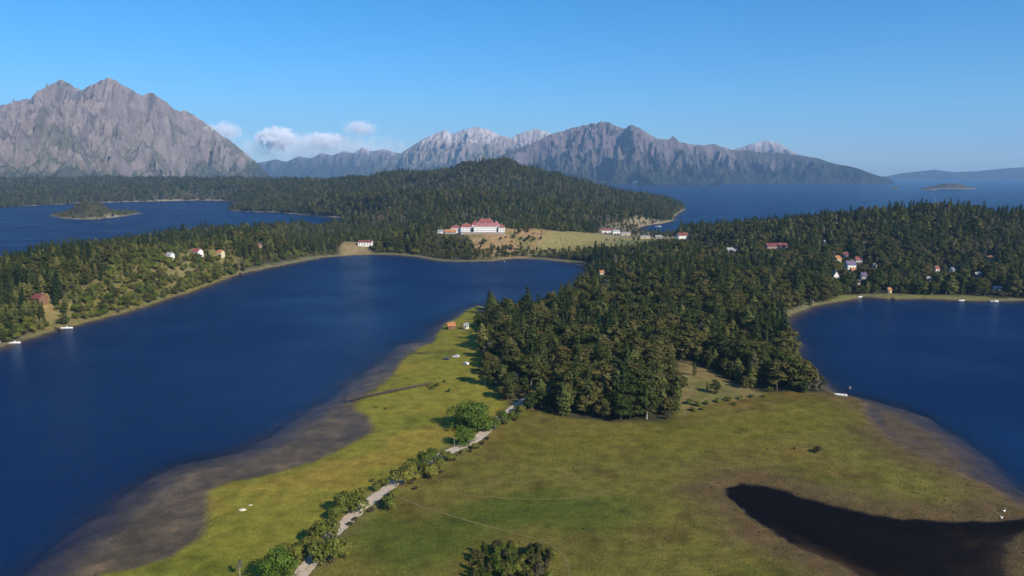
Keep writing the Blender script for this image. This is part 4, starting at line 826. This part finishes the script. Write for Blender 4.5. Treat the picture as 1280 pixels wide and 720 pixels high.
# ------------------------------------------------------------------ jetties, vehicles, boats, small things
PLANK = mat('weathered_planks', (0.085, 0.060, 0.046), .9, .3, 2.0)
def jetty(label, A, B, width, z, npost, rail=True):
    A = np.array(A); B = np.array(B); L_ = float(np.hypot(*(B - A))); o = empty('jetty', (A[0], A[1], z), math.atan2(*(B - A)[::-1]), label=label, cat='jetty')
    MB().box(0, L_, -width / 2, width / 2, -.15, 0).build('deck', PLANK, o)
    for k in range(npost):
        x = .3 + (L_ - .6) * k / (npost - 1)
        for s in (-1, 1): MB().tube((x, s * (width / 2 + .12), -2.2), (x, s * (width / 2 + .12), 1.15 if rail else .5), .13, .11, 6).build('post', PLANK, o)
    if rail:
        for s in (-1, 1): MB().box(0, L_, s * (width / 2 + .12) - .05, s * (width / 2 + .12) + .05, .82, .95).build('rail', PLANK, o)
jetty('long dark wooden jetty with posts crossing the meadow to the lake', G(432, 500, 1.6), G(540, 479.5, 1.6), 1.8, 1.75, 15)
jetty('short narrow pier reaching the lake by the parked cars', G(506, 440, 1.4), G(556, 442.5, 1.4), 1.4, 1.45, 8, False)
jetty('grey dock at the foot of the peninsula bank', G(300, 340, .8), G(303, 344, .8), 2.5, .8, 3, False)
jetty('small reddish landing stage under the brown house', G(66, 408, .8), G(78, 412, .8), 2.2, .7, 4, False)
jetty('little dock beside the poplars', G(979, 432, .8), G(994, 430.5, .8), 2.0, .8, 4, False)
jetty('slipway of pale planks in front of the tan boathouse', G(1112, 370, .8), G(1121, 375, .8), 2.6, .7, 4, False)
TYRE = mat('tyre_rubber', (0.02, 0.02, 0.02), .9); CARW = mat('white_car_paint', (0.75, 0.75, 0.74), .25); CARD = mat('dark_car_paint', (0.07, 0.075, 0.085), .25); LAMP = mat('lamp_glass', (0.6, 0.58, 0.5), .2); RIM = mat('rim_metal', (.4, .4, .42), .4, metal=.8)
def car(px, py, rz, paint, label):
    p = hit(px, py); o = empty('car', p, rz, label=label, cat='car')
    prof = [(-2.1, .35), (2.1, .35), (2.15, .75), (1.2, .95), (.55, 1.5), (-1.2, 1.55), (-1.95, 1.0), (-2.15, .9)]
    MB().prism(prof, -.85, .85).build('body', paint, o)
    MB().prism([(1.05, .98), (.5, 1.44), (-1.15, 1.48), (-1.75, 1.02)], -.87, .87).build('window', GLASS, o)
    for x in (-1.3, 1.35):
        for s in (-1, 1):
            wv = MB().tube((x, s * .72, .33), (x, s * .92, .33), .33, .33, 12).build('wheel', TYRE, o); MB().tube((x, s * .9, .33), (x, s * .935, .33), .19, .19, 8).build('rim', RIM, wv)
    for s in (-1, 1): MB().box(2.08, 2.17, s * .6 - .18, s * .6 + .18, .58, .74).build('headlight', LAMP, o)
car(558, 450, R(160), CARD, 'dark car parked on the grass beside the short pier')
car(570, 447, R(175), CARW, 'white car parked on the grass behind the dark car')
car(582, 456, R(140), CARW, 'white car parked by the shadow of the tall trees')
car(646, 470, R(60), CARW, 'white car half hidden next to the violet roofed house')
HULL = mat('white_hull', (0.80, 0.80, 0.78), .3); SEATM = mat('boat_seat', (0.35, 0.20, 0.12), .7)
def boat(px, py, L_, rz, label, cabin=True, hull=None, name='motor_boat', z=0.0):
    x, y = G(px, py, z); o = empty(name, (x, y, z), rz, label=label, cat='boat')
    n = 12; V = []; Bm = L_ * .16
    for i in range(n):
        t = i / (n - 1); xx = -L_ / 2 + L_ * t; b = Bm * (1 - max(0, (t - .45) / .55) ** 2.2) + .02; sh = .62 + .35 * t * t
        V += [(xx, -b, sh), (xx, -b * .8, 0.05), (xx, 0, -.25 + .3 * max(0, t - .7)), (xx, b * .8, .05), (xx, b, sh), (xx, b * .82, sh - .05), (xx, b * .7, .22), (xx, -b * .7, .22), (xx, -b * .82, sh - .05)]
    Fq = []; k = 9
    for i in range(n - 1):
        for j in range(k): Fq.append((i * k + j, (i + 1) * k + j, (i + 1) * k + (j + 1) % k, i * k + (j + 1) % k))
    Fq += [tuple(range(k)), tuple(range((n - 1) * k + k - 1, (n - 1) * k - 1, -1))]
    MB().add(V, Fq).build('hull', hull or HULL, o)
    for q in (-.28, -.05): MB().box(L_ * q - .2, L_ * q + .2, -Bm * .72, Bm * .72, .2, .5).build('seat', SEATM, o)
    if cabin:
        MB().prism([(L_ * .02, .5), (L_ * .30, .5), (L_ * .24, 1.0), (L_ * .10, 1.5), (L_ * .02, 1.5)], -Bm * .72, Bm * .72).build('cabin', hull or HULL, o)
        MB().prism([(L_ * .11, 1.42), (L_ * .235, 1.02), (L_ * .245, 1.06), (L_ * .12, 1.46)], -Bm * .6, Bm * .6).build('windscreen', GLASS, o)
    MB().box(-L_ / 2 - .35, -L_ / 2 + .05, -.2, .2, .1, 1.0).build('outboard_motor', TYRE, o)
boat(83, 410.5, 9, R(10), 'white motor boat moored under the brown house with the dry lawn'); boat(18, 429, 8, R(5), 'white motor boat beached on the stony point of the peninsula')
boat(1051, 494.5, 6.5, R(168), 'long white boat drawn up at the meadow shore', False, z=.4)
boat(1063, 486, 3.2, R(60), 'small grey dinghy floating off the meadow shore', False, mat('grey_hull', (.42, .42, .40), .5), 'dinghy')
boat(1075, 371.5, 5, R(20), 'small white boat at the reedy inner corner of the cove', False); boat(1202, 376, 6, R(10), 'white boat moored below the cove cottages', False)
boat(1243, 377, 7, R(-6), 'white cabin boat by the long low boathouse'); boat(823, 283, 13, R(4), 'white excursion boat anchored in the harbour cove'); boat(631, 327.5, 3.5, R(80), 'tiny white skiff on the lake below the hotel', False, name='skiff')
boat(203, 368, 5.5, R(15), 'small pale boat at the shrubby peninsula bank', False); boat(258, 350, 5, R(20), 'reddish brown rowing boat at the peninsula shore', False, WOODW, 'rowing_boat')
MB_ = MB(); p = hit(568, 559); po = empty('utility_post', p, label='thin pale post standing beside the dirt road', cat='post'); MB().tube((0, 0, -.3), (0, 0, 4.2), .10, .08, 7).build('pole', pale_bark, po); MB().box(-.4, .4, -.05, .05, 3.7, 3.82).build('crossbar', pale_bark, po)
def rock(px, py, s, label, seed, m):
    p = hit(px, py); bm = bmesh.new(); bmesh.ops.create_icosphere(bm, subdivisions=3, radius=1); rs = np.random.default_rng(seed); off = rs.random() * 50
    for v in bm.verts:
        c = v.co; k = 1 + .35 * float(fbm(np.array([c.x * 1.3 + off]), np.array([c.y * 1.3 + c.z * 1.7]), 3, seed)[0]); v.co = Vector((c.x * s[0] * k, c.y * s[1] * k, c.z * s[2] * k))
    me = bpy.data.meshes.new('boulder'); bm.to_mesh(me); bm.free(); me.materials.append(m); o = link(bpy.data.objects.new('boulder', me)); o.location = (p[0], p[1], p[2] + s[2] * .2); tag(o, label, 'boulder')
CHALK = mat('bleached_stone', (0.62, 0.56, 0.42), .9, .2, 2)
rock(303, 638, (1.3, .8, .35), 'pale bleached stone lying alone on the green meadow', 1, CHALK); rock(313, 632, (.7, .4, .2), 'tiny pale stone near the bleached stone on the meadow', 2, CHALK)
def bird(px, py, rz, label):
    x, y = G(px, py, .3); z = max(z1(x, y), 0); m = MB(); rings = []; segs = [(-.62, .02, .62), (-.45, .12, .55), (-.2, .25, .46), (.1, .29, .42), (.35, .22, .46), (.5, .11, .6), (.56, .07, .85), (.55, .06, 1.1), (.60, .09, 1.22), (.72, .06, 1.20), (.85, .015, 1.15)]
    V = []; n = 8
    for a, r_, zz in segs:
        for k in range(n): V.append((a, r_ * math.cos(k * 6.283 / n), zz + r_ * .85 * math.sin(k * 6.283 / n)))
    Fq = [(i * n + k, i * n + (k + 1) % n, (i + 1) * n + (k + 1) % n, (i + 1) * n + k) for i in range(len(segs) - 1) for k in range(n)]
    m.add(V, Fq)
    for s in (-1, 1): m.tube((0, s * .1, -.1), (.02, s * .1, .3), .03, .04, 5)
    o = m.build('water_bird', mat('white_feathers', (.8, .79, .76), .8, .05, 3), None, True); o.location = (x, y, z); o.rotation_euler = (0, 0, rz); tag(o, label, 'bird')
bird(1255, 641, R(20), 'white long necked bird standing at the tip of the dark pond'); bird(1252, 648, R(200), 'second white bird wading at the edge of the dark pond')

# ------------------------------------------------------------------ clouds beyond the far range, and the air between
def cloud(name, label, px, py, wpx, hpx, dens, Yc, seed, soft=.35, kind=None):
    c = at(px, py, Yc); s = Yc / FPX
    bm = bmesh.new(); bmesh.ops.create_icosphere(bm, subdivisions=3, radius=1); me = bpy.data.meshes.new(name); bm.to_mesh(me); bm.free()
    m = bpy.data.materials.new('cloud_vapour'); m.use_nodes = True; nt = m.node_tree; nt.nodes.clear(); N = nt.nodes.new; Lk = nt.links.new
    out = N('ShaderNodeOutputMaterial'); pv = N('ShaderNodeVolumePrincipled'); pv.inputs['Color'].default_value = (1, 1, 1, 1); pv.inputs['Anisotropy'].default_value = -0.45; tc = N('ShaderNodeTexCoord')
    ln = N('ShaderNodeVectorMath'); ln.operation = 'LENGTH'; Lk(tc.outputs['Object'], ln.inputs[0])
    mp = N('ShaderNodeMapping'); mp.inputs['Location'].default_value = (seed, seed * .7, 0); mp.inputs['Scale'].default_value = (1.6 * wpx / hpx, 2, 1.6); Lk(tc.outputs['Object'], mp.inputs[0])
    n = N('ShaderNodeTexNoise'); n.inputs['Scale'].default_value = 1.7; n.inputs['Detail'].default_value = 5; Lk(mp.outputs[0], n.inputs['Vector'])
    nm = N('ShaderNodeMath'); nm.operation = 'MULTIPLY'; nm.inputs[1].default_value = 1.9; Lk(n.outputs[0], nm.inputs[0])
    su = N('ShaderNodeMath'); su.operation = 'SUBTRACT'; Lk(nm.outputs[0], su.inputs[0]); Lk(ln.outputs['Value'], su.inputs[1])
    mr = N('ShaderNodeMapRange'); mr.inputs['From Min'].default_value = .15; mr.inputs['From Max'].default_value = .15 + soft; mr.inputs['To Max'].default_value = dens; Lk(su.outputs[0], mr.inputs['Value'])
    Lk(mr.outputs[0], pv.inputs['Density']); Lk(pv.outputs[0], out.inputs['Volume']); me.materials.append(m)
    o = link(bpy.data.objects.new(name, me)); o.location = c; o.scale = (wpx * s / 2, max(350, hpx * s), hpx * s / 2); return tag(o, label, 'cloud', kind=kind)
CY = 18200
cloud('cloud', 'bright white puff of cloud beside the bare mountain', 346, 173, 58, 32, 0.018, CY, 3.1)
cloud('cloud', 'small flat violet grey cloud above the snow dusted range', 450, 160, 50, 22, 0.005, CY, 8.2)
cloud('cloud', 'soft cloud half hidden by the shoulder of the bare mountain', 280, 164, 52, 28, 0.004, CY, 12.4)
cloud('cloud', 'thin white cloud in the middle of the bank', 405, 176, 70, 24, 0.009, CY, 19.9)
cloud('cloud_bank', 'long low bank of pale cloud over the far blue range', 398, 186, 300, 46, 0.0020, CY, 31.0, .8)
hm = bpy.data.materials.new('haze_air'); hm.use_nodes = True; nt = hm.node_tree; nt.nodes.clear()
out = nt.nodes.new('ShaderNodeOutputMaterial'); pv = nt.nodes.new('ShaderNodeVolumePrincipled')
pv.inputs['Color'].default_value = (0.38, 0.66, 1.0, 1); pv.inputs['Density'].default_value = 4.5e-5; pv.inputs['Anisotropy'].default_value = 0.05
nt.links.new(pv.outputs[0], out.inputs['Volume'])
tag(MB().box(-17200, 17200, -2000, 17000, -27, 1180).build('haze', hm), 'pale blue haze in the air over the lakes', 'haze', kind='stuff')
